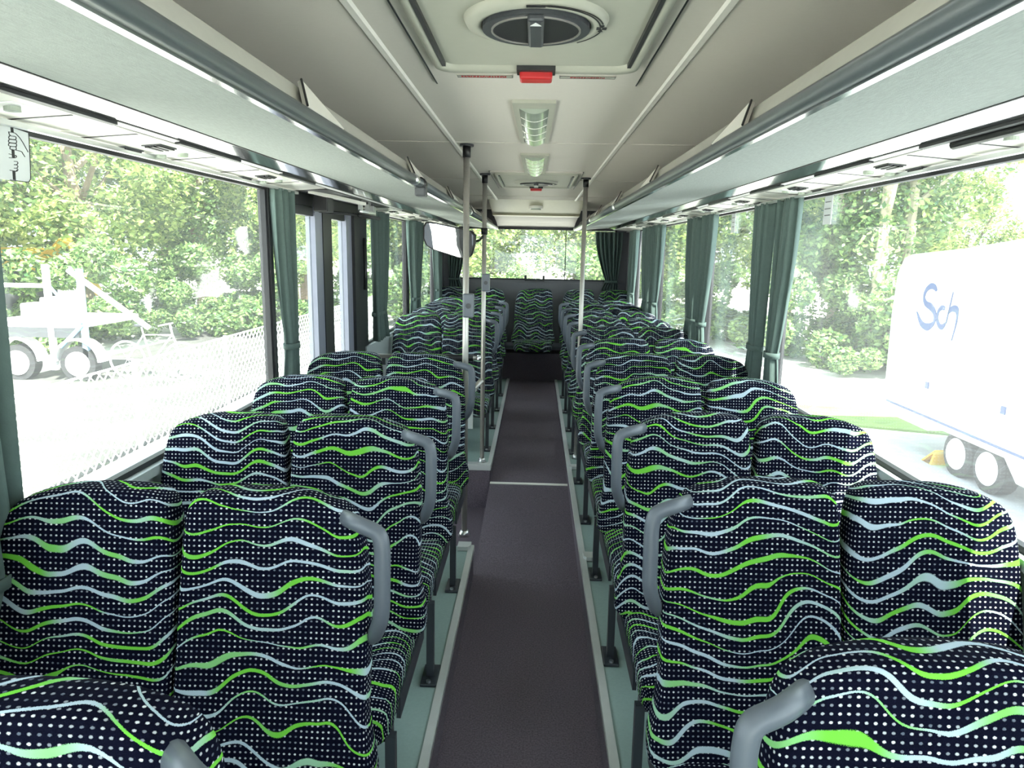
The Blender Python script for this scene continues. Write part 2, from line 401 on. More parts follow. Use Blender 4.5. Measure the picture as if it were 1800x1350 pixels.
# rear wall with its window
RW = (-1.06, 1.06, 1.37, 2.05)
bm = bmesh.new()
box(bm, -1.287, 1.287, Y1, Y1 + .06, -.45, RW[2]); box(bm, -1.287, 1.287, Y1, Y1 + .06, RW[3], HC + .06)
box(bm, -1.287, RW[0], Y1, Y1 + .06, RW[2], RW[3]); box(bm, RW[1], 1.287, Y1, Y1 + .06, RW[2], RW[3])
wr = struct('wall_rear', bm, M_wall)
wnd = bpy.data.objects.new('window_rear', None); C.objects.link(wnd); wnd['kind'] = 'structure'; wnd.location = (0, Y1, 1.37)
obj('pane', B(-1.06, 1.06, .02, .026, 0, .68), M_glass, wnd)
bm = bmesh.new(); box(bm, -1.06, 1.06, -.02, .015, 0, .02); box(bm, -1.06, 1.06, -.02, .015, .655, .68); box(bm, -1.06, -1.04, -.02, .015, .02, .655); box(bm, 1.04, 1.06, -.02, .015, .02, .655)
obj('window_frame', bm, M_rubber, wnd)
obj('heating_wire_bar', B(.395, .405, .0, .012, .02, .655), M_rubber, wnd)
lb = thing('window_latch', 'black two pronged latch on the rear window sill', 'latch', (0, Y1 - .03, 1.36))
obj('latch_base', B(-.13, .13, -.03, .01, 0, .02), M_black, lb)
for x in (-.12, .12): obj('latch_prong', B(x - .014, x + .014, -.03, .01, .02, .075), M_black, lb)
struct('trim_20', B(-1.2, 1.2, Y1 - .03, Y1, 1.12, 1.34), M_wall)

# lowered rear ceiling (air conditioning box)
struct('ceiling_rear', extr_x([(7.55, HC), (8.25, 2.165), (8.45, 2.165), (8.45, HC)], -.50, .50), M_trim_y)
struct('ceiling_rear_panel', extr_x([(8.45, 2.16), (9.1, 2.105), (Y1, 2.06), (Y1, HC), (8.45, HC)], -.50, .50), mat('rear_ceiling_panel', (0.30, 0.28, 0.26, 1), 0.7))
struct('trim_30', B(-.50, .50, 8.24, 8.47, 2.148, 2.166), M_trim_y)
dl = thing('dome_lamp', 'small pale oval dome lamp on the yellowish rear ceiling slope', 'lamp', (0, 7.85, 2.225))
obj('lamp_base', extr_z([(.075 * math.cos(t), .05 * math.sin(t)) for t in [i * PI / 10 for i in range(20)]], -.02, .012), M_cream, dl)
obj('lamp_lens', extr_z([(.055 * math.cos(t), .035 * math.sin(t)) for t in [i * PI / 10 for i in range(20)]], -.032, -.02), M_lens, dl)

# pale ridge strips along the ceiling
for s, n in ((-1, 21), (1, 22)):
    struct('trim_%d' % n, extr_y([(s * .414 - .014, HC), (s * .414 - .008, HC - .006), (s * .414 + .008, HC - .006), (s * .414 + .014, HC)], Y0, 7.6), M_strip)
# cross seam lines in the ceiling cloth
for i, y in enumerate((3.62, 5.45, 7.05)):
    struct('trim_%d' % (23 + i), B(-1.0, 1.0, y, y + .006, HC - .0025, HC + .01), M_ceil)

# ------------------------------------------------------------------ luggage racks
def rack(s, label):
    r = thing('luggage_rack', label, 'luggage rack', (0, 0, 2.04), 'overhead luggage racks')
    X = lambda x: s * x
    yb = 9.3
    def strip(name, poly, y0, y1, ma, par=r):
        return obj(name, extr_y([(X(x), z - 2.04) for x, z in poly], y0, y1), ma, par)
    joints = [Y0, 4.22, 6.3, 8.05, yb] if s > 0 else [Y0, 4.10, 6.2, 7.95, yb]
    for a, b in zip(joints, joints[1:]):
        strip('underside_panel', [(.53, 2.022), (.93, 2.058), (.93, 2.072), (.53, 2.036)], a + .006, b - .006, M_rack)
        strip('joint_strip', [(.54, 2.026), (.93, 2.062), (.93, 2.074), (.54, 2.038)], b - .006, b + .006, M_black)
    strip('edge_lip', [(.516, 2.017), (.528, 2.015), (.530, 2.026), (.516, 2.028)], Y0, yb, M_chrome)
    strip('silver_trim', [(.932, 2.057), (.997, 2.041), (.999, 2.05), (.934, 2.068)], Y0, yb, M_chrome)
    strip('shadow_gap', [(.928, 2.060), (1.02, 2.047), (1.02, 2.075), (.928, 2.08)], Y0, yb, M_black)
    strip('white_bead', [(1.003, 2.037), (1.022, 2.034), (1.022, 2.044), (1.003, 2.046)], Y0, yb, M_white)
    for xa, xb, za in ((.9285, .9325, 2.0555), (.9985, 1.0025, 2.0385), (1.0215, 1.0255, 2.0335)):
        strip('black_seam', [(xa, za), (xb, za - .0005), (xb, za + .01), (xa, za + .01)], Y0, yb, M_black)
    strip('lip_panel', [(.525, 2.05), (.572, 2.130), (.577, 2.128), (.531, 2.046)], Y0, yb, M_acrylic)
    # front tube in lengths with couplings
    ends = [Y0, 3.05, 5.55, yb] if s < 0 else [Y0, 4.6, 6.6, yb]
    for a, b in zip(ends, ends[1:]):
        obj('rack_tube', T([(X(.511), a + .004, 0), (X(.511), b - .004, 0)], .0185, 16), M_tube, r, True)
        obj('tube_coupling', T([(X(.511), b - .035, 0), (X(.511), b + .035, 0)], .0225, 16), M_alu, r, True)
    ys = [.38, 1.8, 3.22, 4.64, 6.06, 7.48] if s < 0 else [.55, 1.97, 3.39, 4.81, 6.23, 7.65]
    for y in ys:
        g = bmesh.new()
        A = [(.523, y - .16), (.523, y + .17), (.578, y + .0)]
        A3 = [(X(.520), y - .15, .018), (X(.520), y + .16, .018), (X(.574), y - .02, .102)]
        a = [g.verts.new(v) for v in A3]; n = Vector((X(-.010), 0, .006)); b = [g.verts.new(Vector(v) + n) for v in A3]
        g.faces.new(a); g.faces.new(b[::-1])
        for i in range(3): g.faces.new((a[i], b[i], b[(i + 1) % 3], a[(i + 1) % 3]))
        gu = obj('gusset', g, M_cream, r)
        obj('gusset_edge', tube(bmesh.new(), [Vector(A3[0]) + n, Vector(A3[2]) + n], .003, 6), M_black, gu)
    # service panel towards the window
    segs = [(Y0, 3.55), (5.05, yb)] if s < 0 else [(Y0, yb)]
    for a, b in segs:
        strip('service_panel', [(1.024, 2.037), (1.232, 2.021), (1.232, 2.035), (1.024, 2.05)], a, b, M_cream)
    # luggage floor above, closes the rack
    strip('rack_floor', [(.54, 2.045), (1.23, 2.08), (1.23, 2.09), (.54, 2.055)], Y0, yb, M_rack)
    return r
rl = rack(-1, 'left overhead luggage rack with grey tube and pale cloth underside')
rr = rack(1, 'right overhead luggage rack with grey tube and pale cloth underside')

# passenger service units in the panel under the racks, one per row
def psu(s):
    u = thing('service_unit', 'x', 'vent panel', (0, 0, 0), 'air and lamp units under the racks')
    sl = (2.021 - 2.037) / (1.232 - 1.024)
    zt = lambda x: (x - 1.024) * sl - .0
    def plate(name, x0, x1, y0, y1, t, ma, par):
        return obj(name, prism(bmesh.new(), [(x0, y0), (x1, y0), (x1, y1), (x0, y1)], lambda p, k: (s * p[0], p[1], zt(p[0]) - (t if k else -.001))), ma, par)
    plate('unit_plate', 1.035, 1.225, -.30, .30, .0025, M_cream, u)
    for x in (1.065, 1.165):
        g = plate('vent_grille', x, x + .055, -.05, .045, .006, M_dark, u)
        for k in range(3): plate('louver', x + .004 + k * .017, x + .014 + k * .017, -.045, .04, .010, M_black, g)
    plate('reading_lamp_plate', 1.06, 1.2, .09, .17, .005, M_white, u)
    for x in (1.09, 1.16):
        l = obj('reading_lamp', extr_z([(s * x + .016 * math.cos(t), .13 + .016 * math.sin(t)) for t in [i * PI / 8 for i in range(16)]], zt(x) - .014, zt(x) - .004), M_lens, u)
    plate('panel_slot', 1.04, 1.22, -.215, -.205, .004, M_black, u)
    plate('panel_slot', 1.04, 1.22, .245, .252, .004, M_black, u)
    plate('seal_strip', 1.002, 1.017, -.06, .36, .008, M_black, u)
    return u
uL, uR = psu(-1), psu(1)
ords = ['nearest', 'second', 'third', 'fourth', 'fifth', 'sixth', 'seventh', 'eighth', 'ninth', 'tenth', 'eleventh', 'twelfth']
yl = [1.38, 2.10, 2.92, 5.5, 6.3, 7.05, 7.8]
for i, y in enumerate(yl):
    lab = '%s vent and reading lamp unit under the left luggage rack' % ords[i]
    if i == 0: uL.location = (0, y, 2.037); uL['label'] = lab
    else: dup(uL, (0, y, 2.037), lab)
yr = [1.58, 2.28, 3.05, 3.85, 4.6, 5.35, 6.1, 6.85, 7.6]
for i, y in enumerate(yr):
    lab = '%s vent and reading lamp unit under the right luggage rack' % ords[i]
    if i == 0: uR.location = (0, y, 2.037); uR['label'] = lab
    else: dup(uR, (0, y, 2.037), lab)
tag(obj('blind_roller', T([(1.03, 1.0, 2.026), (1.03, 1.83, 2.026)], .012, 10), M_black, None, True), 'black round bar at the near end of the right rack trim', 'bar')

# ------------------------------------------------------------------ roof hatches
def hatch(label, y):
    h = thing('roof_hatch', label, 'roof hatch', (0, y, HC), 'emergency roof hatches')
    # surround plate, raised rim ring, panel
    obj('surround', extr_z(rrect(-.315, .315, -.62, .66, .012), -.006, .004), M_ceil, h)
    bm = bmesh.new()
    ro, ri = rrect(-.29, .29, -.58, .455, .06, 8), rrect(-.262, .262, -.552, .405, .045, 8)
    z = [-.006, -.020]
    A = [bm.verts.new((p[0], p[1], -.005)) for p in ro]; Bv = [bm.verts.new((p[0] * .985, p[1] * .985, -.021)) for p in ro]
    Cv = [bm.verts.new((p[0], p[1], -.021)) for p in ri]; D = [bm.verts.new((p[0] * .99, p[1] * .99, -.006)) for p in ri]
    n = len(A)
    for P, Q in ((A, Bv), (Bv, Cv), (Cv, D)):
        for i in range(n): bm.faces.new((P[i], P[(i + 1) % n], Q[(i + 1) % n], Q[i]))
    obj('rim', bm, M_hatch, h, True)
    obj('panel', extr_z(rrect(-.255, .255, -.545, .395, .04), -.011, -.004), M_hatch, h)
    for s in (-1, 1):
        obj('seal', B(s * .258 - .005, s * .258 + .005, -.5, .37, -.0225, -.006), M_black, h)
        obj('edge_line', B(s * .316 - .002, s * .316 + .002, -.62, .65, -.0075, 0), M_black, h)
    circ = lambda r, n=40: [(r * math.cos(2 * PI * i / n), r * math.sin(2 * PI * i / n)) for i in range(n)]
    bm = bmesh.new(); prof = [(.165, -.011), (.158, -.024), (.135, -.028), (.125, -.026), (.125, -.01)]
    rings = [[bm.verts.new((r * math.cos(2 * PI * i / 48), r * math.sin(2 * PI * i / 48), z)) for i in range(48)] for r, z in prof]
    for a, b in zip(rings, rings[1:]):
        for i in range(48): bm.faces.new((a[i], a[(i + 1) % 48], b[(i + 1) % 48], b[i]))
    ring = obj('dial_ring', bm, M_hatch, h, True)
    # printed marks on the ring: two arcs with arrow heads
    for r0, a0, a1 in ((.1455, -8, -78), (.1525, -12, -78), (.149, 48, 8)):
        pts = [(r0 * math.cos(math.radians(a0 + (a1 - a0) * i / 12)), r0 * math.sin(math.radians(a0 + (a1 - a0) * i / 12))) for i in range(13)]
        obj('printed_arc', stroke(pts, [.003] * 12 + [.003], lambda a, b, d: (a, b, -.0275 - d), .0012, 2), M_black, ring)
    for a, rot in ((-8, 90), (-78, -90), (8, -90)):
        c = Vector((.149 * math.cos(math.radians(a)), .149 * math.sin(math.radians(a)))); t = math.radians(a + rot)
        d = Vector((math.cos(t), math.sin(t))) * .014; nn = Vector((-d.y, d.x)) * .4
        obj('printed_arrow', extr_z([tuple(c + d), tuple(c + nn), tuple(c - nn)], -.0292, -.0275), M_black, ring)
    obj('printed_mark', B(-.02, .02, -.15, -.139, -.0292, -.0275), M_black, ring)
    for x in (.142, .155): obj('printed_mark', B(x - .005, x + .005, -.008, .006, -.0292, -.0275), M_black, ring)
    d = obj('dial', extr_z(circ(.122), -.034, -.008), M_dark, h)
    bm = bmesh.new()
    ra, rb = circ(.102), circ(.098)
    A = [[bm.verts.new((p[0], p[1], z)) for p in q] for q, z in ((ra, -.034), (ra, -.037), (rb, -.037), (rb, -.034))]
    for P, Q in zip(A, A[1:]):
        for i in range(40): bm.faces.new((P[i], P[(i + 1) % 40], Q[(i + 1) % 40], Q[i]))
    obj('dial_edge', bm, M_pole, d)
    obj('dial_well', extr_z(circ(.097), -.0348, -.0335), M_black, d)
    obj('grip_bar', B(-.018, .018, -.115, .085, -.048, -.03, bev=.006), M_dark, d)
    obj('pointer', extr_z([(-.012, -.085), (.012, -.085), (0, -.106)], -.0492, -.047), M_white, d)
    obj('handle_recess', B(-.055, .055, .395, .455, -.024, -.006), M_black, h)
    obj('release_handle', B(-.047, .047, .415, .475, -.042, -.012, bev=.006), M_red, h)
    for s in (-1, 1):
        lp = obj('label', B(s * .155 - .085, s * .155 + .085, .527, .555, -.0085, -.006), M_hatch, h)
        bm = bmesh.new()
        x0, x1, y0, y1 = s * .155 - .084, s * .155 + .084, .528, .554
        for q in ((x0, x1, y0, y0 + .0015), (x0, x1, y1 - .0015, y1), (x0, x0 + .0015, y0, y1), (x1 - .0015, x1, y0, y1)): box(bm, *q, -.0095, -.008)
        obj('label_outline', bm, M_dark, lp)
        if s > 0:
            text_mesh('lettering', 'Notausstieg', .022, M_redink, lp, Matrix.Translation((s * .155, .541, -.0095)) @ Matrix(((-1, 0, 0, 0), (0, 1, 0, 0), (0, 0, -1, 0), (0, 0, 0, 1))))
        else:
            bm = bmesh.new()
            for row in (.536, .546):
                x = x0 + .012
                while x < x1 - .02:
                    l = random.uniform(.004, .012); box(bm, x, x + l, row - .0022, row + .0022, -.0098, -.008); x += l + .0028
            obj('fine_print', bm, M_redink, lp)
    return h
hatch('near roof hatch with dark dial and red emergency handle', 1.715)
hatch('far roof hatch with red handle, in front of the yellowish rear ceiling', 5.50)

# ------------------------------------------------------------------ ceiling lamps
def ceiling_lamp(label, y0, y1):
    l = thing('ceiling_lamp', label, 'ceiling lamp', (-.008, y0, HC), 'clear ceiling lamps over the aisle'); Ln = y1 - y0
    obj('lamp_frame', extr_z([(-.078, 0), (.078, 0), (.066, Ln), (-.066, Ln)], -.012, .004), M_hatch, l)
    bm = bmesh.new(); n = 12; rows = []
    for y, hw in ((.10, .055), (Ln - .04, .048)):
        rows.append([bm.verts.new((-hw + 2 * hw * i / n, y, -.012 - .018 * math.sin(PI * i / n))) for i in range(n + 1)])
    for i in range(n): bm.faces.new((rows[0][i], rows[0][i + 1], rows[1][i + 1], rows[1][i]))
    bm.faces.new(rows[0]); bm.faces.new(rows[1][::-1])
    le = obj('lamp_lens', bm, M_lens, l, False)
    for i in range(1, 5):
        y = .10 + (Ln - .14) * i / 5
        obj('lens_rib', tube(bmesh.new(), [(-.052 + .104 * k / 8, y, -.0125 - .0175 * math.sin(PI * (k + .02) / 8.04)) for k in range(9)], .0018, 6), M_cream, le)
    return l
ceiling_lamp('long clear ceiling lamp behind the near roof hatch', 2.62, 3.57)
ceiling_lamp('clear ceiling lamp just before the far roof hatch', 4.0, 4.97)

# ------------------------------------------------------------------ poles, rail, mirror
def pole(label, x, y, z0):
    p = thing('grab_pole', label, 'grab pole', (x, y, z0), 'vertical grab poles')
    obj('pole_tube', T([(0, 0, .01), (0, 0, HC - z0 - .035)], .0165, 14), M_pole, p, True)
    obj('top_sleeve', T([(0, 0, HC - z0 - .065), (0, 0, HC - z0 - .008)], .021, 14), M_black, p, True)
    obj('top_flange', T([(0, 0, HC - z0 - .012), (0, 0, HC - z0 - .001)], .036, 18), M_dark, p)
    obj('base_socket', T([(0, 0, 0), (0, 0, .03)], [.034, .022], 14), M_alu, p, True)
    return p
p1 = pole('grab pole nearest the camera, left of the aisle beside the last seat before the door', -.352, 3.70, ZP + .002)
p2 = pole('grab pole behind the door well carrying the black mirror', -.358, 5.07, ZP + .012)
p3 = pole('grab pole on the right of the aisle', .36, 5.26, ZP + .002)
for p, z, nm in ((p1, 1.40, 'grey stop button box on the nearest grab pole'), (p2, 1.46, 'grey stop button box on the pole with the mirror')):
    s = thing('stop_button', nm, 'stop button', (p.location.x + .022, p.location.y - .012, z), 'stop buttons on the poles')
    obj('button_housing', B(-.036, .022, -.02, .035, 0, .125, bev=.008), M_handle, s)
    obj('push_button', T([(-.005, -.019, .062), (-.005, -.027, .062)], .014, 14), M_red if False else M_dark, s)
g = thing('slanted_grab_bar', 'short slanted metal grab bar beside the nearest grab pole', 'grab bar', (-.34, 3.75, .95))
obj('bar_tube', T([(-.03, 0, -.02), (.075, .0, .105)], .015, 12), M_pole, g, True)
obj('bar_joint', T([(.02, 0, .04), (.035, 0, .058)], .018, 12), M_alu, g, True)
r = thing('door_rail', 'horizontal grab rail with a black sleeve across the rear of the door well', 'grab rail', (0, 5.07, .972))
obj('rail_tube', T([(-1.21, 0, 0), (-.374, 0, 0)], .016, 12), M_pole, r, True)
obj('rail_sleeve', T([(-.86, 0, 0), (-.43, 0, 0)], .023, 12), M_black, r, True)
obj('rail_clamp', T([(-.40, 0, 0), (-.372, 0, 0)], .021, 12), M_alu, r, True)
pt = thing('partition', 'pale partition board under the horizontal rail behind the door well', 'partition', (0, 5.09, .17))
obj('board', prism(bmesh.new(), [(-1.2, .26), (-.43, .26), (-.43, .66), (-.475, .73), (-1.2, .73)], lambda q, k: (q[0], .012 * k, q[1])), M_walll, pt)
for x in (-1.1, -.5): obj('board_bracket', B(x - .012, x + .012, .012, .03, .02, .79), M_leg, pt)

mi = thing('mirror', 'black framed interior mirror held on the pole behind the door', 'mirror', (-.60, 4.98, 1.818))
mi.rotation_euler = (math.radians(4), math.radians(8), math.radians(-21))
ol = [(-.205, .06), (-.19, .09), (-.15, .10), (.17, .085), (.20, .06), (.205, .0), (.19, -.075), (.16, -.105), (.10, -.11), (-.12, -.085), (-.17, -.065), (-.20, -.02)]
bm = bmesh.new(); rings = []
for yy, sc_ in ((.05, .80), (.03, .97), (-.004, 1.03), (-.012, 1.0), (-.010, .955)):
    rings.append([bm.verts.new((x * sc_, yy, z * sc_)) for x, z in ol])
for a, b in zip(rings, rings[1:]):
    for i in range(len(ol)): bm.faces.new((a[i], a[(i + 1) % len(ol)], b[(i + 1) % len(ol)], b[i]))
bm.faces.new(rings[0])
obj('mirror_housing', bm, M_black, mi, True)
bm = bmesh.new(); mid = bm.verts.new((0, -.0125, 0)); out = [bm.verts.new((x * .955, -.0095, z * .955)) for x, z in ol]
ins = [bm.verts.new((x * .55, -.0118, z * .55)) for x, z in ol]
for i in range(len(ol)):
    j = (i + 1) % len(ol)
    bm.faces.new((out[i], out[j], ins[j], ins[i])); bm.faces.new((ins[i], ins[j], mid))
obj('mirror_face', bm, M_mirror, mi, True)
ar = obj('mirror_arm', tube(bmesh.new(), round_path([(.12, .04, 0), (.20, .08, .02), (.255, .0, .06)], .03), .008, 8), M_black, mi, True)
obj('pole_clamp', T([(-.358, 5.07, 1.86), (-.358, 5.07, 1.905)], .024, 12), M_black, p2, True).location = (.358, -5.07, -(ZP + .012))

cl = thing('rack_clip', 'small dark clip lamp hanging on the left rack tube', 'clip', (-.511, 3.24, 2.04))
obj('clip_ring', T([(0, -.03, 0), (0, .03, 0)], .026, 14), M_black, cl, True)
obj('clip_body', B(-.025, .025, -.035, .035, -.058, -.016, bev=.008), M_dark, cl)

# ------------------------------------------------------------------ mid door on the left
d1 = bpy.data.objects.new('door_1', None); C.objects.link(d1); d1['kind'] = 'structure'; d1.location = (-1.262, 3.56, -.16)
d1['label'] = 'glazed double leaf mid door'
hD = 2.14
for name, y0, y1, ma, x0, x1 in (('door_post', .0, .05, M_rubber, -.02, .02), ('door_stile', .43, .56, M_frame, -.025, .03), ('door_seal', .56, .735, M_rubber, -.02, .035),
                         ('door_stile', 1.085, 1.215, M_frame, -.025, .03), ('door_seal', 1.215, 1.46, M_rubber, -.02, .05)):
    obj(name, B(x0, x1, y0, y1, 0, hD), ma, d1)
for y0, y1 in ((.05, .43), (.735, 1.085)):
    lf = obj('door_pane', B(-.004, .004, y0, y1, .10, hD - .06), M_glass, d1)
    obj('door_rail', B(-.02, .02, y0, y1, 0, .10), M_rubber, d1)
    obj('door_rail', B(-.02, .02, y0, y1, hD - .06, hD), M_rubber, d1)
obj('door_handle', T([(.07, 1.40, 1.62), (.075, 1.40, 1.75), (.07, 1.40, 1.98)], .012, 8), M_black, d1, True)
# mechanism above the door
dm = thing('door_mechanism', 'dark open door drive with rods and hinges above the mid door', 'door mechanism', (-1.1, 3.56, 2.0))
obj('cavity_shade', B(-.135, .076, .0, 1.46, .03, .05), M_black, dm)  # black slab stands for the shade inside the open drive recess
obj('header', B(-.185, -.125, .0, 1.46, -.03, .03), M_black, dm)
obj('drive_housing', B(-.10, -.02, .30, .42, -.06, .09, bev=.006), M_black, dm)
obj('cover_strip', prism(bmesh.new(), [(.05, .0), (.075, .0), (.075, .018), (.05, .018)], lambda q, k: (-.09 + .05 * 0 + q[0] + (.10 if k else -.02), (.10, .74)[k], q[1] + (.0 if k else .02))), M_cream, dm)
obj('drive_rod', T([(-.09, .38, -.055), (.055, .80, -.055)], .008, 8), M_black, dm, True)
rodp = [(.05, .72, -.035), (.06, .9, -.033), (.05, 1.1, -.03), (-.0, 1.3, -.028), (-.1, 1.42, -.026)]
obj('curved_rail', T(rodp, .012, 8), M_alu, dm, True)
obj('rail_edge', T([(x, y, z - .02) for x, y, z in rodp], .006, 6), M_trim_y, dm, True)
for x, y, z in [(.05, .74, -.03), (.058, .88, -.03), (.053, 1.03, -.03), (.03, 1.18, -.028), (-.02, 1.34, -.026)]:
    h = obj('hinge_bracket', B(x - .012, x + .012, y - .012, y + .012, z - .012, z + .045), M_alu, dm)
    obj('pivot_pin', T([(x, y, z + .045), (x, y, z + .065)], .006, 8), M_black, h)
obj('drive_arm', T([(.05, .70, -.06), (.11, .98, -.065)], .011, 8), M_black, dm, True)
obj('air_hose', T(round_path([(-.05, .5, .08), (.02, .8, .06), (-.04, 1.0, .07), (.03, 1.2, .06)], .1), .010, 8), M_dark, dm, True)

# ------------------------------------------------------------------ curtains
def curtain(label, s, ya, yb, anchor, ztie=1.27, folds=6, wtie=.4, zb=1.07, axis='y', off=WX - .072, amp=.036):
    """hangs between ya and yb; gathered at ztie towards anchor (0 = ya side, 1 = yb side)"""
    zt = 2.012
    root = thing('curtain', label, 'curtain', (0, 0, 0), 'green window curtains')
    bm = bmesh.new(); uv = None; nu, nv = folds * 8, 28; grid = []
    ph = random.random() * 6
    for j in range(nv + 1):
        z = zt - (zt - zb) * j / nv
        if z > ztie: t = (zt - z) / (zt - ztie); f = 1 - (1 - wtie) * (t ** 1.7)
        else: t = (ztie - z) / max(.01, ztie - zb); f = wtie + (.22 * t ** .8)
        wdt = (yb - ya) * f; y0 = ya + ((yb - ya) - wdt) * anchor
        row = []
        for i in range(nu + 1):
            a = i / nu
            o = amp * (.6 + .4 * f) * (math.sin(2 * PI * folds * a + ph + .5 * math.sin(3 * a + z * 2)) + .35 * math.sin(2 * PI * folds * 1.7 * a + 2 * ph))
            y = y0 + wdt * (a + .012 * math.sin(2 * PI * folds * a * 2 + ph))
            lat = s * off - s * abs(0) + o * (1 if s < 0 else -1) * .9
            row.append(bm.verts.new((lat, y, z) if axis == 'y' else (y, off + o, z)))
        grid.append(row)
    for r0, r1 in zip(grid, grid[1:]):
        for i in range(nu): bm.faces.new((r0[i], r0[i + 1], r1[i + 1], r1[i]))
    o = obj('curtain_cloth', bm, M_curtain, root, True)
    md = o.modifiers.new('thickness', 'SOLIDIFY'); md.thickness = .0025
    f = wtie; wdt = (yb - ya) * f; y0 = ya + ((yb - ya) - wdt) * anchor
    el = [(math.cos(2 * PI * i / 20), math.sin(2 * PI * i / 20)) for i in range(20)]
    bm = bmesh.new(); rings = []
    for z in (ztie - .014, ztie + .014):
        rings.append([bm.verts.new((s * off + .036 * b, y0 + wdt / 2 + (wdt / 2 + .012) * a, z) if axis == 'y' else (y0 + wdt / 2 + (wdt / 2 + .012) * a, off + .036 * b, z)) for a, b in el])
    for i in range(20): bm.faces.new((rings[0][i], rings[0][(i + 1) % 20], rings[1][(i + 1) % 20], rings[1][i]))
    ob = obj('tie_band', bm, M_curtain, root, True)
    md = ob.modifiers.new('thickness', 'SOLIDIFY'); md.thickness = .004
    return root
curtain('green curtain at the left picture edge beside the grip sign', -1, 1.22, 1.51, 1, 1.0, 4, .72, .95, off=1.185)
curtain('green tied curtain before the mid door, left side', -1, 3.24, 3.46, 1, 1.27, 4, .52, amp=.024, off=1.185)
curtain('dark green tied curtain just behind the mid door', -1, 5.10, 5.56, 0, 1.27, 5, .7)
curtain('green curtain behind the mirror on the left side', -1, 6.62, 7.25, .5, 1.27, 7, .5)
curtain('last green curtain in the left rear corner', -1, 8.25, 8.62, 1, 1.27, 5, .6)
curtain('green tied curtain nearest the camera on the right, front half of the pair', 1, 3.27, 3.51, 1, 1.27, 4, .42, amp=.024, off=1.185)
curtain('green curtain nearest the camera on the right, rear half of the pair', 1, 3.66, 3.90, 0, 1.27, 4, .72, amp=.022, off=1.19)
curtain('green curtain, front half of the second pair on the right', 1, 4.72, 5.01, 1, 1.27, 5, .40, amp=.026, off=1.18)
curtain('green curtain, rear half of the second pair on the right', 1, 5.13, 5.52, 0, 1.27, 5, .60, amp=.026, off=1.18)
curtain('green curtain, front half of the third pair on the right', 1, 6.62, 6.98, 1, 1.27, 5, .5)
curtain('green curtain, rear half of the third pair on the right', 1, 7.08, 7.62, 0, 1.27, 5, .6)
curtain('last green curtain on the right side wall', 1, 8.25, 8.62, 1, 1.27, 5, .6)
curtain('green tied curtain at the right of the rear window', 1, .78, 1.14, .75, 1.37, 6, .42, 1.25, 'x', Y1 - .06)
curtain('green tied curtain at the left of the rear window', 1, -1.14, -.90, .1, 1.37, 5, .55, 1.25, 'x', Y1 - .06)
# curtain rails
for s, nm in ((-1, 'left'), (1, 'right')):
    for y0, y1 in (((Y0, 3.55), (5.06, 9.3)) if s < 0 else ((Y0, 9.3),)):
        tag(obj('curtain_rail', B(s * 1.18 - .008, s * 1.18 + .008, y0, y1, 2.006, 2.018), M_alu),
            'slim metal curtain rail on the %s side%s' % (nm, '' if s > 0 else (' before the door' if y0 < 0 else ' behind the door')), 'curtain rail')

# ------------------------------------------------------------------ seats
def loft_cushion(outline, layers, place, centre):
    """outline: 2D ccw pts; layers: (depth, inset). place(a,b,d)->3D. UV in metres."""
    n = len(outline); cx, cy = centre
    hx = max(abs(p[0] - cx) for p in outline); hy = max(abs(p[1] - cy) for p in outline)
    nr = []
    for i in range(n):
        a, b = outline[i - 1], outline[(i + 1) % n]; d = Vector((b[0] - a[0], b[1] - a[1])).normalized(); nr.append(Vector((d.y, -d.x)))
    bm = bmesh.new(); uvl = bm.loops.layers.uv.new('UVMap'); rings, uvs = [], {}
    acc = 0
    for li, (d, ins) in enumerate(layers):
        ring = []
        for i, p in enumerate(outline):
            kx, ky = 1 - ins / hx, 1 - ins / hy
            q = (cx + (p[0] - cx) * kx, cy + (p[1] - cy) * ky)
            v = bm.verts.new(place(q[0], q[1], d)); ring.append(v)
            ex = max(0, d - layers[0][0]) * .9
            uvs[v] = (q[0] + nr[i].x * ex, q[1] + nr[i].y * ex)
        rings.append(ring)
    c = bm.verts.new(place(cx, cy, layers[0][0] - .002)); uvs[c] = (cx, cy)
    for i in range(n): bm.faces.new((c, rings[0][i], rings[0][(i + 1) % n]))
    for a, b in zip(rings, rings[1:]):
        for i in range(n): bm.faces.new((a[i], b[i], b[(i + 1) % n], a[(i + 1) % n]))
    bm.faces.new(rings[-1])
    bmesh.ops.recalc_face_normals(bm, faces=bm.faces[:])
    for f in bm.faces:
        for l in f.loops: l[uvl].uv = uvs[l.vert]
    return bm
def smooth_closed(pts, k=4):
    n = len(pts); out = []
    for i in range(n):
        p0, p1, p2, p3 = (Vector(pts[(i + j) % n]) for j in (-1, 0, 1, 2))
        for j in range(k):
            t = j / k
            v = 0.5 * ((2 * p1) + (p2 - p0) * t + (2 * p0 - 5 * p1 + 4 * p2 - p3) * t * t + (3 * p1 - p0 - 3 * p2 + p3) * t ** 3)
            out.append((v.x, v.y))
    return out
ZB = 0.35          # base of the backrest above the podium
BH = 1.036         # top of the backrest above the podium
def back_place(x, s, d, lean=.15):
    t = s - ZB; h = BH - ZB
    y = -lean * max(0, 1 - t / h) ** 1.15 + d + .012 * math.sin(PI * min(1, max(0, t / h))) - .03 * max(0, (t / h - .8)) * 0
    return y, s
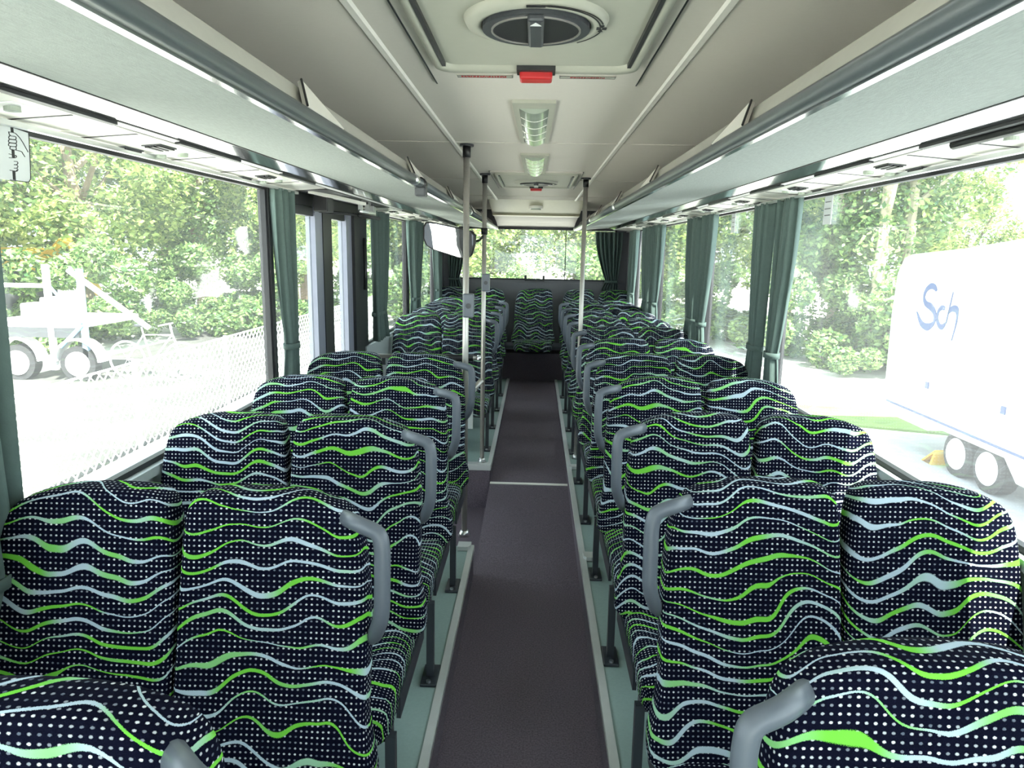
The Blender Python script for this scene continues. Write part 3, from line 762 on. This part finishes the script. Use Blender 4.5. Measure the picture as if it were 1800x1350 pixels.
def backrest(name, cx, m, par, w=1.0, lean=.15):
    # m: +1 when the +x edge is the outer/aisle edge that tapers more
    def o(e): return e
    right = [(.214, ZB), (.217, .55), (.214, .78), (.205, .90), (.194, .965), (.180, 1.005), (.154, 1.034), (.105, 1.053), (.05, 1.064)]
    left = [(-.214, ZB), (-.217, .55), (-.215, .78), (-.208, .94), (-.201, 1.01), (-.187, 1.047), (-.155, 1.064), (-.08, 1.069)]
    prof = right + [(.005, 1.068)] + left[::-1]
    if m < 0: prof = [(-x, z) for x, z in prof][::-1]
    prof = [(x * w, z - .032 * min(1, max(0, (z - .5) / .4))) for x, z in prof]
    out = smooth_closed(prof, 4)
    lay = [(-.005, .07), (-.003, .025), (.000, .010), (.006, .003), (.014, .0), (.045, -.001), (.070, .001), (.088, .008), (.098, .025)]
    def pl(x, s, d):
        y, z = back_place(x, s, d, lean); y += .010 * (abs(x) / .215) ** 3 * -1
        return (cx + x, y, z)
    return obj(name, loft_cushion(out, lay, pl, (0, .70)), M_fabric, par, True)
def cushion(name, cx, par, y0=-.56, y1=-.08, zt=.40, th=.10, hw=.213):
    out = rrect(-hw, hw, y0, y1, .045, 5)
    lay = [(-.003, .10), (0, .05), (.006, .018), (.016, .004), (.035, 0), (.075, .0), (.095, .008), (th, .03)]
    def pl(x, y, d):
        t = (y - y0) / (y1 - y0); drop = .030 * max(0, (.28 - t) / .28) ** 2
        return (cx + x, y, zt - d - drop - .018 * t)
    return obj(name, loft_cushion(out, lay, pl, (0, (y0 + y1) / 2)), M_fabric, par, True)
def double_seat(s, label):
    """s=-1: left of the aisle (aisle towards +x). origin: podium floor under the gap, at the top of the backrest"""
    a = -s                                     # direction of the aisle
    t = thing('double_seat', label, 'bus seat', (0, 0, 0), 'double bus seats')
    backrest('backrest', a * .222, a, t); backrest('backrest', -a * .214, -a, t, .98)
    cushion('cushion', a * .222, t); cushion('cushion', -a * .214, t)
    # frame
    obj('seat_rail', B(-.43, .43, -.50, -.46, .255, .295), M_leg, t); obj('seat_rail', B(-.43, .43, -.16, -.12, .255, .295), M_leg, t)
    obj('side_plate', B(a * .435 - .006, a * .435 + .006, -.42, .0, .27, .335), M_leg, t)
    lg = obj('leg', tube(bmesh.new(), [(a * .435, -.535, .008), (a * .435, -.525, .30)], .019, 4), M_leg, t)
    obj('foot_plate', B(a * .435 - .03, a * .435 + .03, -.60, -.47, .0, .012, bev=.003), M_leg, lg)
    obj('foot_bolt', T([(a * .435, -.585, .012), (a * .435, -.585, .02)], .009, 6), M_alu, lg)
    # grab handle on the aisle shoulder
    hx = a
    pts = [(hx * .375, .012, .985), (hx * .425, -.035, .987), (hx * .470, -.048, .975), (hx * .476, -.052, .94), (hx * .476, -.066, .79), (hx * .452, -.035, .725), (hx * .43, .0, .70)]
    obj('grab_handle', tube(bmesh.new(), round_path(pts, .04, 4), .0180, 12), M_handle, t, True)
    return t
seatL = double_seat(-1, 'x'); seatR = double_seat(1, 'x')
rowsL = [.71, 1.464, 2.184, 2.904, 3.624, 5.977, 6.697, 7.417, 8.137]
rowsR = [.88] + [.915 + .72 * i for i in range(1, 11)]
labL = ['wavy patterned double seat cut off at the bottom left corner', 'double seat second from the camera, left of the aisle', 'double seat third from the camera, left of the aisle',
        'double seat fourth from the camera, left of the aisle', 'last double seat before the mid door, left of the aisle, beside the pole', 'first double seat behind the mid door, under the mirror',
        'second double seat behind the mid door, left side', 'third double seat behind the mid door, left side', 'last double seat before the rear bench, left side']
labR = ['wavy patterned double seat cut off at the bottom right corner'] + ['double seat %s from the camera, right of the aisle' % o for o in ords[1:10]] + ['last double seat before the rear bench, right side']
for i, y in enumerate(rowsL):
    if i == 0: seatL.location = (-.78, y, ZP); seatL['label'] = labL[0]
    else: dup(seatL, (-.78, y, ZP), labL[i])
for i, y in enumerate(rowsR):
    if i == 0: seatR.location = (.78, y, ZP); seatR['label'] = labR[0]
    else: dup(seatR, (.78, y, ZP), labR[i])
# rear bench of five
rb = thing('rear_bench', 'rear bench of five patterned seats below the rear window', 'bus seat', (0, 8.90, ZP + .08))
for x, w_ in ((-1.0, .95), (-.56, .95), (0, 1.12), (.56, .95), (1.0, .95)):
    backrest('backrest', x, 1 if x < 0 else -1, rb, w_); cushion('cushion', x, rb, -.50, -.05, .42, .1, .20 if x else .235)
obj('bench_frame', B(-1.2, 1.2, -.26, .08, .30, .34), M_leg, rb)

# ------------------------------------------------------------------ signs on the glass
gs = thing('grip_sign', 'pale sign with two hands gripping a dark bar, upper left window', 'sign', (-1.215, 0, 0))
def SG(X, Y):        # drawing coordinates of the plate -> metres along the wall
    X, Y = X / 10.38, 200 + Y / 10.38
    return (1.687 + (X - 48) * .0018 - (Y - 218) * .000206, 2.021 + (X - 48) * .000175 - (Y - 218) * .0013)
def gpoly(name, pts, ma, d0, d1, par): return obj(name, prism(bmesh.new(), [SG(*p) for p in pts], lambda q, k: ((d0, d1)[k], q[0], q[1])), ma, par)
pl = gpoly('sign_plate', [(-60, 160), (470, 290), (485, 450), (515, 1120), (500, 1180), (465, 1215), (120, 1175), (-60, 1150)], M_label, -.002, 0, gs)
def gline(name, pts, w_, ma): obj(name, stroke([SG(*p) for p in pts], [w_] * len(pts), lambda a, b, d: (d, a, b), .0012, 4), ma, pl)
gline('sign_border', [(470, 295), (485, 450), (505, 850), (515, 1120), (500, 1180), (465, 1212), (330, 1200), (120, 1172)], .0016, M_black)
gline('drawn_bar', [(150, 215), (160, 305)], .008, M_black); gline('drawn_bar', [(172, 615), (182, 765)], .008, M_black); gline('drawn_bar', [(190, 1010), (200, 1172)], .008, M_black)
for i, (x0, x1, y) in enumerate(((95, 230, 400), (90, 240, 465), (90, 240, 530), (115, 235, 590))):
    gline('drawn_finger', [(x0 + 15, y - 30), (x1 - 15, y - 25), (x1, y), (x1 - 15, y + 30), (x0 + 15, y + 25), (x0, y - 3), (x0 + 15, y - 30)], .0013, M_black)
gline('drawn_hand', [(90, 300), (200, 310), (245, 340), (330, 430), (465, 650)], .0014, M_black)
gline('drawn_hand', [(220, 622), (330, 645), (365, 690), (402, 742)], .0014, M_black)
gline('drawn_hand', [(95, 300), (105, 345), (140, 370)], .0013, M_black)
gline('drawn_hand', [(95, 700), (150, 708)], .0013, M_black); gline('drawn_hand', [(100, 768), (200, 768), (240, 745), (225, 720), (205, 735)], .0013, M_black)
for y in (830, 895, 955): gline('drawn_finger', [(195, y), (250, y + 5), (265, y + 35), (240, y + 60), (200, y + 60)], .0013, M_black)
gline('drawn_hand', [(115, 995), (170, 1003), (235, 1010), (245, 985)], .0013, M_black)
gs.location = (-1.218, .05, 0)
for y, lab in ((3.03, 'small grey printed sticker at the top of the near right window'), (4.47, 'small grey printed sticker at the top of the second right window')):
    st = thing('window_sticker', lab, 'sticker', (1.236, y, 1.885), 'printed stickers on the right windows')
    obj('sticker_sheet', B(-.002, 0, 0, .082, 0, .125), M_label, st)
    for k, z in enumerate((.035, .062, .09)):
        bm = bmesh.new(); yy = .014
        while yy < .064: l = random.uniform(.005, .012); box(bm, -.0028, -.002, yy, yy + l, z, z + .004); yy += l + .003
        obj('printed_line', bm, M_dark, st)

# ------------------------------------------------------------------ outside: ground
bm = bmesh.new(); vs = [bm.verts.new(v) for v in ((-120, -60, GZ), (120, -60, GZ), (120, 160, GZ), (-120, 160, GZ))]; bm.faces.new(vs)
tag(obj('ground', bm, M_ground), 'pale sunlit gravel yard around the bus', 'ground', kind='structure')
tag(obj('asphalt_patch', extr_z([(2.2, -6), (7.2, -6), (7.4, 8.0), (6.2, 9.6), (2.2, 10.5)], GZ, GZ + .012), M_asphalt), 'grey asphalt strip between bus and white trailer', 'ground', kind='structure')
tag(obj('grass_verge', extr_z([(3.4, 10.6), (6.4, 9.6), (9, 9.2), (11, 10.4), (4.0, 11.6)], GZ, GZ + .03), M_grass), 'strip of green grass beyond the white trailer', 'ground', kind='structure')
tag(obj('dark_ground_patch', extr_z([(-4.75, 2), (-4.75, 21), (-9.4, 20), (-9.2, 2)], GZ, GZ + .01), mat('patchy_dark_ground', (0.055, 0.055, 0.05, 1), 0.95, var=0.9, scale=1.2)), 'darker patchy ground added behind the chain link fence', 'ground', kind='structure')  # dark ground added so the pale fence stands out against it
# bus under-body, keeps light out from below
struct('wall_underbody', B(-1.26, 1.26, Y0, Y1, -.48, -.44), M_wall)

# white trailer on the right
TX = 4.80
tr = thing('white_trailer', 'white box trailer with blue script lettering outside the right window', 'trailer', (TX, 8, GZ))
def tp(y, z): return (y - 8, z - GZ)
body = [tp(9.40, -.13), tp(9.52, .10), tp(9.56, 1.0), tp(9.53, 1.55), tp(9.40, 1.75), tp(9.2, 1.80), tp(8.1, 1.87), tp(7.2, 1.96), tp(6, 2.0), tp(4.0, 2.0), tp(3.9, 1.8), tp(3.9, -.13)]
obj('trailer_body', extr_x(body, 0, 2.1), M_trailer, tr)
obj('trailer_skirt', extr_x([tp(9.35, -.22), tp(9.35, -.15), tp(3.9, -.15), tp(3.9, -.42), tp(6.78, -.42), tp(7.0, -.22), tp(8.25, -.22), tp(8.4, -.30), tp(9.3, -.30)], .01, 2.05), M_trailer, tr)
obj('rub_strip', extr_x([tp(9.42, -.15), tp(9.42, -.125), tp(3.9, -.125), tp(3.9, -.15)], -.012, .01), M_blueink, tr)
obj('roof_seam', extr_x([tp(9.3, 1.655), tp(9.3, 1.665), tp(4, 1.79), tp(4, 1.78)], -.006, .01), M_label, tr)
for y, z in ((8.51, .24), (7.1, .25)): obj('side_marker', B(-.012, .01, y - 8 - .035, y - 8 + .035, z - GZ - .04, z - GZ + .04), M_blueink, tr)
obj('coupling', B(.6, 1.2, 1.4, 2.0, .55, .66), M_trailer, tr)
for y in (7.86, 7.30):
    wl = obj('wheel', tube(bmesh.new(), [(.05, y - 8, .268), (.07, y - 8, .268), (.23, y - 8, .268), (.25, y - 8, .268)], [.235, .268, .268, .235], 32), M_tyre, tr, False)
    obj('rim', tube(bmesh.new(), [(.035, y - 8, .268), (.06, y - 8, .268)], [.165, .19], 28), M_trailer, wl)
    for k in range(5):
        a = 2 * PI * k / 5 + .3
        obj('rim_hole', T([(.030, y - 8 + .105 * math.cos(a), .268 + .105 * math.sin(a)), (.045, y - 8 + .105 * math.cos(a), .268 + .105 * math.sin(a))], .028, 10), M_label, wl)
LT = lambda a, b, d: (-.004 - d, a - 8, b - GZ)
S_ = [(8.39, 1.38), (8.44, 1.42), (8.52, 1.43), (8.61, 1.38), (8.64, 1.29), (8.58, 1.22), (8.47, 1.19), (8.37, 1.12), (8.36, 1.02), (8.48, .95), (8.63, .98), (8.76, 1.11)]
c_ = [(8.18, 1.19), (8.24, 1.2), (8.3, 1.15), (8.31, 1.07), (8.26, 1.0), (8.19, .98), (8.13, 1.03)]
h_ = [(8.06, 1.39), (8.09, 1.21), (8.12, 1.03)]
h2_ = [(8.09, 1.15), (8.04, 1.2), (7.96, 1.2), (7.93, 1.15), (7.93, 1.04), (7.97, .85)]
sft = lambda P: [(y * 1.0213, z - (z - 1.751) * -.0213 * 1) for y, z in P]
for nm, P, W in (('letter_s', S_, [.02, .05, .055, .04, .03, .05, .065, .045, .03, .07, .05, .012]), ('letter_c', c_, [.03, .045, .03, .03, .04, .05, .02]),
                 ('letter_h', h_, [.012, .016, .016]), ('letter_h_arch', h2_, [.014, .05, .06, .03, .018, .012])):
    obj(nm, stroke(sft(P), [v * 1.35 for v in W], LT, .004), M_blueink, tr)
ch = thing('wheel_chock', 'yellow folding wheel chock in front of the trailer wheel', 'wheel chock', (TX + .02, 8.30, GZ))
obj('chock_plate', prism(bmesh.new(), [(-.04, 0), (.0, 0), (-.08, .20), (-.115, .20)], lambda q, k: (.0 + .2 * k, q[0], q[1])), M_yellow, ch)
obj('chock_back', prism(bmesh.new(), [(.16, 0), (.19, 0), (-.085, .21), (-.115, .20)], lambda q, k: (.0 + .2 * k, q[0], q[1])), M_yellow, ch)
obj('chock_base', B(0, .2, -.04, .17, 0, .012), M_yellow, ch)

# chain-link fence on the left
def fence():
    f = thing('chain_link_fence', 'pale chain link fence along the yard on the left', 'fence', (-4.6, 0, GZ))
    h = 1.10; bm = bmesh.new(); st = .15; y0, y1 = 3.0, 20.0
    def wire(a, b, r=.009):
        d = (b - a); n1 = Vector((1, 0, 0)) * r; n2 = d.normalized().cross(Vector((1, 0, 0))) * r
        q = [bm.verts.new(p + o) for p in (a, b) for o in (n1, n2, -n1, -n2)]
        for i in range(4): bm.faces.new((q[i], q[(i + 1) % 4], q[4 + (i + 1) % 4], q[4 + i]))
    y = y0 - h
    while y < y1:
        for sgn in (1, -1):
            a = Vector((sgn * .004, y, 0 if sgn > 0 else h)); b = Vector((sgn * .004, y + h, h if sgn > 0 else 0))
            wire(a, b)
        y += st
    obj('wire_mesh', bm, M_wire, f, kind='stuff')
    for k in range(8):
        obj('fence_post', T([(.02, 3.0 + 2.4 * k, 0), (.02, 3.0 + 2.4 * k, h + .03)], .028, 10), M_wire, f, True)
    obj('top_wire', T([(0, y0 - h, h), (0, y1, h)], .012, 8), M_wire, f)
fence()

# parked flat trailer with frame and boxes beyond the fence
ft = thing('flat_trailer', 'white flat trailer with blue and white posts beyond the fence', 'trailer', (-9.0, 13.0, GZ))
obj('deck', B(-.75, 1.0, -.9, .9, .96, 1.06), M_trailer, ft)
obj('deck_beam', B(-.7, .95, -.92, -.86, .78, .96), M_dark, ft)
for x, z0, z1, ma in ((-.78, .3, 2.0, M_trailer), (.46, .2, 2.06, M_trailer), (1.06, .3, 2.0, M_steelb)):
    obj('post', B(x - .045, x + .045, -.95, -.87, z0, z1), ma, ft)
obj('side_rail', B(-1.4, .46, -.94, -.89, 1.66, 1.73), M_trailer, ft)
obj('brace', T([(.48, -.95, 1.75), (1.05, -.95, 1.05)], .025, 8), M_steelb, ft)
obj('brace', T([(1.05, -.95, 1.02), (.62, -.95, .62)], .035, 8), M_steelb, ft)
obj('ramp_arm', T([(.85, -.9, 1.98), (2.05, -.6, .95)], .05, 8), M_wire, ft)
for x in (.9, -.2):
    wl = obj('wheel', tube(bmesh.new(), [(x, -.95, .32), (x, -.75, .32)], .32, 28), M_tyre, ft); obj('rim', tube(bmesh.new(), [(x, -.97, .32), (x, -.95, .32)], .22, 20), M_trailer, wl)
    n = 16; P = [(.42 * math.cos(PI * i / n), .42 * math.sin(PI * i / n)) for i in range(n + 1)] + [(.38 * math.cos(PI * i / n), .38 * math.sin(PI * i / n)) for i in range(n, -1, -1)]
    obj('mudguard', prism(bmesh.new(), P, lambda q, k: (x + q[0], (-.98, -.72)[k], .36 + q[1])), M_trailer, ft)
tag(obj('white_crate', B(-.16, .16, -.2, .2, 0, .26, bev=.03), M_trailer, loc=(-9.38, 12.9, GZ + 1.062)), 'small white box on the flat trailer', 'box', 'white boxes on the flat trailer')
tag(obj('white_crate', B(-.22, .22, -.25, .25, 0, .38, bev=.03), M_trailer, loc=(-8.9, 12.9, GZ + 1.062)), 'larger white box on the flat trailer', 'box', 'white boxes on the flat trailer')
yt = thing('yellow_excavator', 'yellow machine half hidden behind the flat trailer', 'machine', (-12.6, 17.0, GZ))
obj('machine_body', B(-.9, .7, -.6, .6, 1.75, 2.3, bev=.12), M_yellow, yt); obj('machine_track', B(-1.0, .9, -.7, .7, 0, .6, bev=.25), M_dark, yt)
obj('machine_base', B(-.5, .5, -.5, .5, .6, 1.76), M_dark, yt)
obj('machine_boom', T(round_path([(.5, 0, 1.9), (1.2, 0, 2.6), (1.9, 0, 1.2)], .3), .10, 8), M_yellow, yt)
# white bicycle leaning beyond the fence
bk = thing('bicycle', 'white bicycle leaning among the clutter beyond the fence', 'bicycle', (-7.0, 12.6, GZ))
for x in (-.52, .52):
    wl = obj('wheel', T([(x + .33 * math.cos(2 * PI * i / 28), 0, .34 + .33 * math.sin(2 * PI * i / 28)) for i in range(29)], .02, 8), M_trailer, bk)
    for k in range(6): obj('spoke', T([(x, 0, .34), (x + .32 * math.cos(PI * k / 3), 0, .34 + .32 * math.sin(PI * k / 3))], .004, 4), M_wire, wl)
obj('bicycle_frame', T([(-.52, 0, .34), (-.05, 0, .30), (.36, 0, .82), (-.18, 0, .80), (-.05, 0, .30)], .022, 8), M_trailer, bk)
obj('seat_stay', T([(-.52, 0, .34), (-.18, 0, .80), (-.21, 0, .95)], .016, 8), M_trailer, bk)
obj('fork', T([(.52, 0, .34), (.36, 0, .82), (.33, 0, 1.0)], .018, 8), M_trailer, bk)
obj('handlebar', T([(.25, -.25, 1.0), (.34, 0, 1.02), (.25, .25, 1.0)], .014, 8), M_trailer, bk)
obj('saddle', B(-.32, -.10, -.06, .06, .95, 1.0, bev=.02), M_dark, bk)

# ------------------------------------------------------------------ trees
def crown_mesh(name, seed, n, rx, ry, rz, leaf, ma, blobs=26):
    rnd = random.Random(seed); vs, fs = [], []
    cs = []
    for _ in range(blobs):
        while True:
            p = Vector((rnd.uniform(-1, 1), rnd.uniform(-1, 1), rnd.uniform(-1, 1)))
            if p.length < 1: break
        p = p.normalized() * (p.length ** .6)
        cs.append((Vector((p.x * rx * .8, p.y * ry * .8, p.z * rz * .85)), rnd.uniform(.22, .42) * min(rx, ry, rz)))
    for _ in range(n):
        c, r = rnd.choice(cs)
        d = Vector((rnd.gauss(0, 1), rnd.gauss(0, 1), rnd.gauss(0, 1))).normalized()
        p = c + d * r * rnd.uniform(.6, 1.05) ** .5
        a = Vector((rnd.gauss(0, 1), rnd.gauss(0, 1), rnd.gauss(0, .6))).normalized()
        b = a.cross(d + Vector((rnd.gauss(0, .5), rnd.gauss(0, .5), rnd.gauss(0, .5)))).normalized()
        s = leaf * rnd.uniform(.6, 1.3); i = len(vs)
        vs += [p - a * s, p + b * s * .5, p + a * s, p - b * s * .5]; fs.append((i, i + 1, i + 2, i + 3))
    me = bpy.data.meshes.new(name); me.from_pydata([tuple(v) for v in vs], [], fs); me.materials.append(ma); return me
crA = crown_mesh('foliage_a', 1, 24000, 2.6, 2.6, 3.2, .075, M_leaf1)
crB = crown_mesh('foliage_b', 2, 24000, 2.9, 2.9, 2.6, .075, M_leaf1, 30)
crC = crown_mesh('foliage_c', 3, 24000, 2.3, 2.3, 3.6, .075, M_leaf2, 30)
crD = crown_mesh('foliage_d', 4, 12000, 1.9, 1.5, 1.0, .06, M_leaf2, 16)
def trunk_mesh(name, h, r, ma, seed):
    rnd = random.Random(seed); bm = bmesh.new()
    pts = [(rnd.uniform(-.1, .1) * i / 3, rnd.uniform(-.1, .1) * i / 3, h * i / 6) for i in range(7)]
    tube(bm, pts, [r * (1 - .10 * i) for i in range(7)], 9)
    for k in range(6):
        z = h * rnd.uniform(.45, .95); a = rnd.uniform(0, 2 * PI); l = rnd.uniform(1.0, 2.2)
        tube(bm, [(0, 0, z), (l * .5 * math.cos(a), l * .5 * math.sin(a), z + l * .45), (l * math.cos(a), l * math.sin(a), z + l)], [r * .4, r * .28, r * .1], 6)
    me = bpy.data.meshes.new(name); bmesh.ops.recalc_face_normals(bm, faces=bm.faces[:]); bm.to_mesh(me); bm.free(); me.materials.append(ma); return me
tkA = trunk_mesh('trunk_a', 5.0, .20, M_bark, 5); tkB = trunk_mesh('trunk_b', 6.5, .16, M_barkp, 6)
def tree(label, x, y, cm, tm, zc, sc_=1.0, rz=0.0, group='trees around the yard', name='tree'):
    t = thing(name, label, 'tree', (x, y, GZ), group); t.rotation_euler = (0, 0, rz); t.scale = (sc_,) * 3
    if tm:
        o = bpy.data.objects.new('trunk', tm); C.objects.link(o); o.parent = t
    o = bpy.data.objects.new('foliage', cm); C.objects.link(o); o.parent = t; o.location = (0, 0, zc); o['kind'] = 'stuff'
    return t
def bush(label, x, y, sc_, rz):
    t = thing('bush', label, 'bush', (x, y, GZ), 'bushes around the yard'); t.rotation_euler = (0, 0, rz); t.scale = (sc_,) * 3
    o = bpy.data.objects.new('foliage', crD); C.objects.link(o); o.parent = t; o.location = (0, 0, .85); o['kind'] = 'stuff'
TL = [(-13.5, 13.5, crA, tkA, 4.2, 1.1), (-12.0, 18.5, crB, tkA, 4.0, 1.2), (-15.5, 17.5, crC, tkA, 4.6, 1.3), (-11.0, 23.0, crC, tkA, 4.2, 1.15), (-13.5, 25.5, crA, tkA, 4.4, 1.35),
      (-9.0, 27.5, crB, tkA, 4.2, 1.15), (-7.4, 21.5, crA, tkB, 4.4, .9), (-16.5, 21.5, crB, tkA, 5.2, 1.4), (-9.5, 31.5, crA, tkA, 4.6, 1.4)]
oL = ['leftmost', 'second', 'third', 'fourth', 'fifth', 'sixth', 'seventh', 'eighth', 'ninth']
for i, (x, y, cm, tm, zc, k) in enumerate(sorted(TL, key=lambda q: q[0] / q[1])):
    tree('%s leafy tree seen through the left windows%s' % (oL[i], '' if i == 0 else ', counted from the left'), x, y, cm, tm, zc, k, i * 1.3)
TR = [(-5.2, 27.0, crB, tkA, 4.2, 1.1), (-1.6, 25.0, crA, tkA, 4.0, 1.1), (1.6, 27.5, crB, tkA, 4.0, 1.15), (4.6, 25.5, crA, tkA, 3.8, 1.1), (-3.0, 32, crC, tkA, 5, 1.5), (3.2, 33, crC, tkA, 5, 1.5)]
for i, (x, y, cm, tm, zc, k) in enumerate(sorted(TR, key=lambda q: q[0] / q[1])):
    tree('%s leafy tree behind the rear window%s' % (['leftmost', 'second', 'third', 'fourth', 'fifth', 'rightmost'][i], '' if i in (0, 5) else ', counted from the left'), x, y, cm, tm, zc, k, i * 2.1)
TT = [(7.6, 24.0, crB, tkA, 4.0, 1.1), (7.2, 17.2, crC, tkB, 4.6, .95), (8.9, 17.6, crA, tkB, 5.2, 1.0), (11.6, 19.5, crB, tkA, 4.2, .62), (12.6, 17.6, crA, tkB, 4.4, .55), (15.5, 20.0, crC, tkA, 4.0, .65), (9.5, 27, crA, tkA, 4.4, 1.4)]
for i, (x, y, cm, tm, zc, k) in enumerate(sorted(TT, key=lambda q: q[0] / q[1])):
    tree('%s leafy tree seen through the right windows%s' % (['leftmost', 'second', 'third', 'fourth', 'fifth', 'sixth', 'rightmost'][i], '' if i in (0, 6) else ', counted from the left'), x, y, cm, tm, zc, k, i * .9)
tree('slim pale trunked tree, left one of two beside the white trailer', 7.5, 15.6, crC, tkB, 7.9, .95, .4, 'slim pale trunked trees')
tree('slim pale trunked tree, right one of two beside the white trailer', 8.15, 15.9, crC, tkB, 8.0, 1.0, 2.2, 'slim pale trunked trees')
BL = [(-12.8, 15.5), (-11.2, 16.5), (-10.0, 18.0), (-8.8, 19.5), (-7.6, 20.5), (-6.6, 23), (-5.2, 24.5), (-3.5, 23), (-1, 23.5), (1.2, 24), (3.6, 22.5), (5.2, 20.5), (6.3, 17.0), (7.2, 15.2), (8.8, 14.6), (10.4, 14.8)]
oB = ['leftmost', 'second', 'third', 'fourth', 'fifth', 'sixth', 'seventh', 'eighth', 'ninth', 'tenth', 'eleventh', 'twelfth', 'thirteenth', 'fourteenth', 'fifteenth', 'rightmost']
for i, (x, y) in enumerate(BL):
    bush('%s dense green bush below the trees%s' % (oB[i], '' if i in (0, 15) else ', counted from the left'), x, y, 1.15 + .25 * math.sin(i * 2.3), i * 1.7)
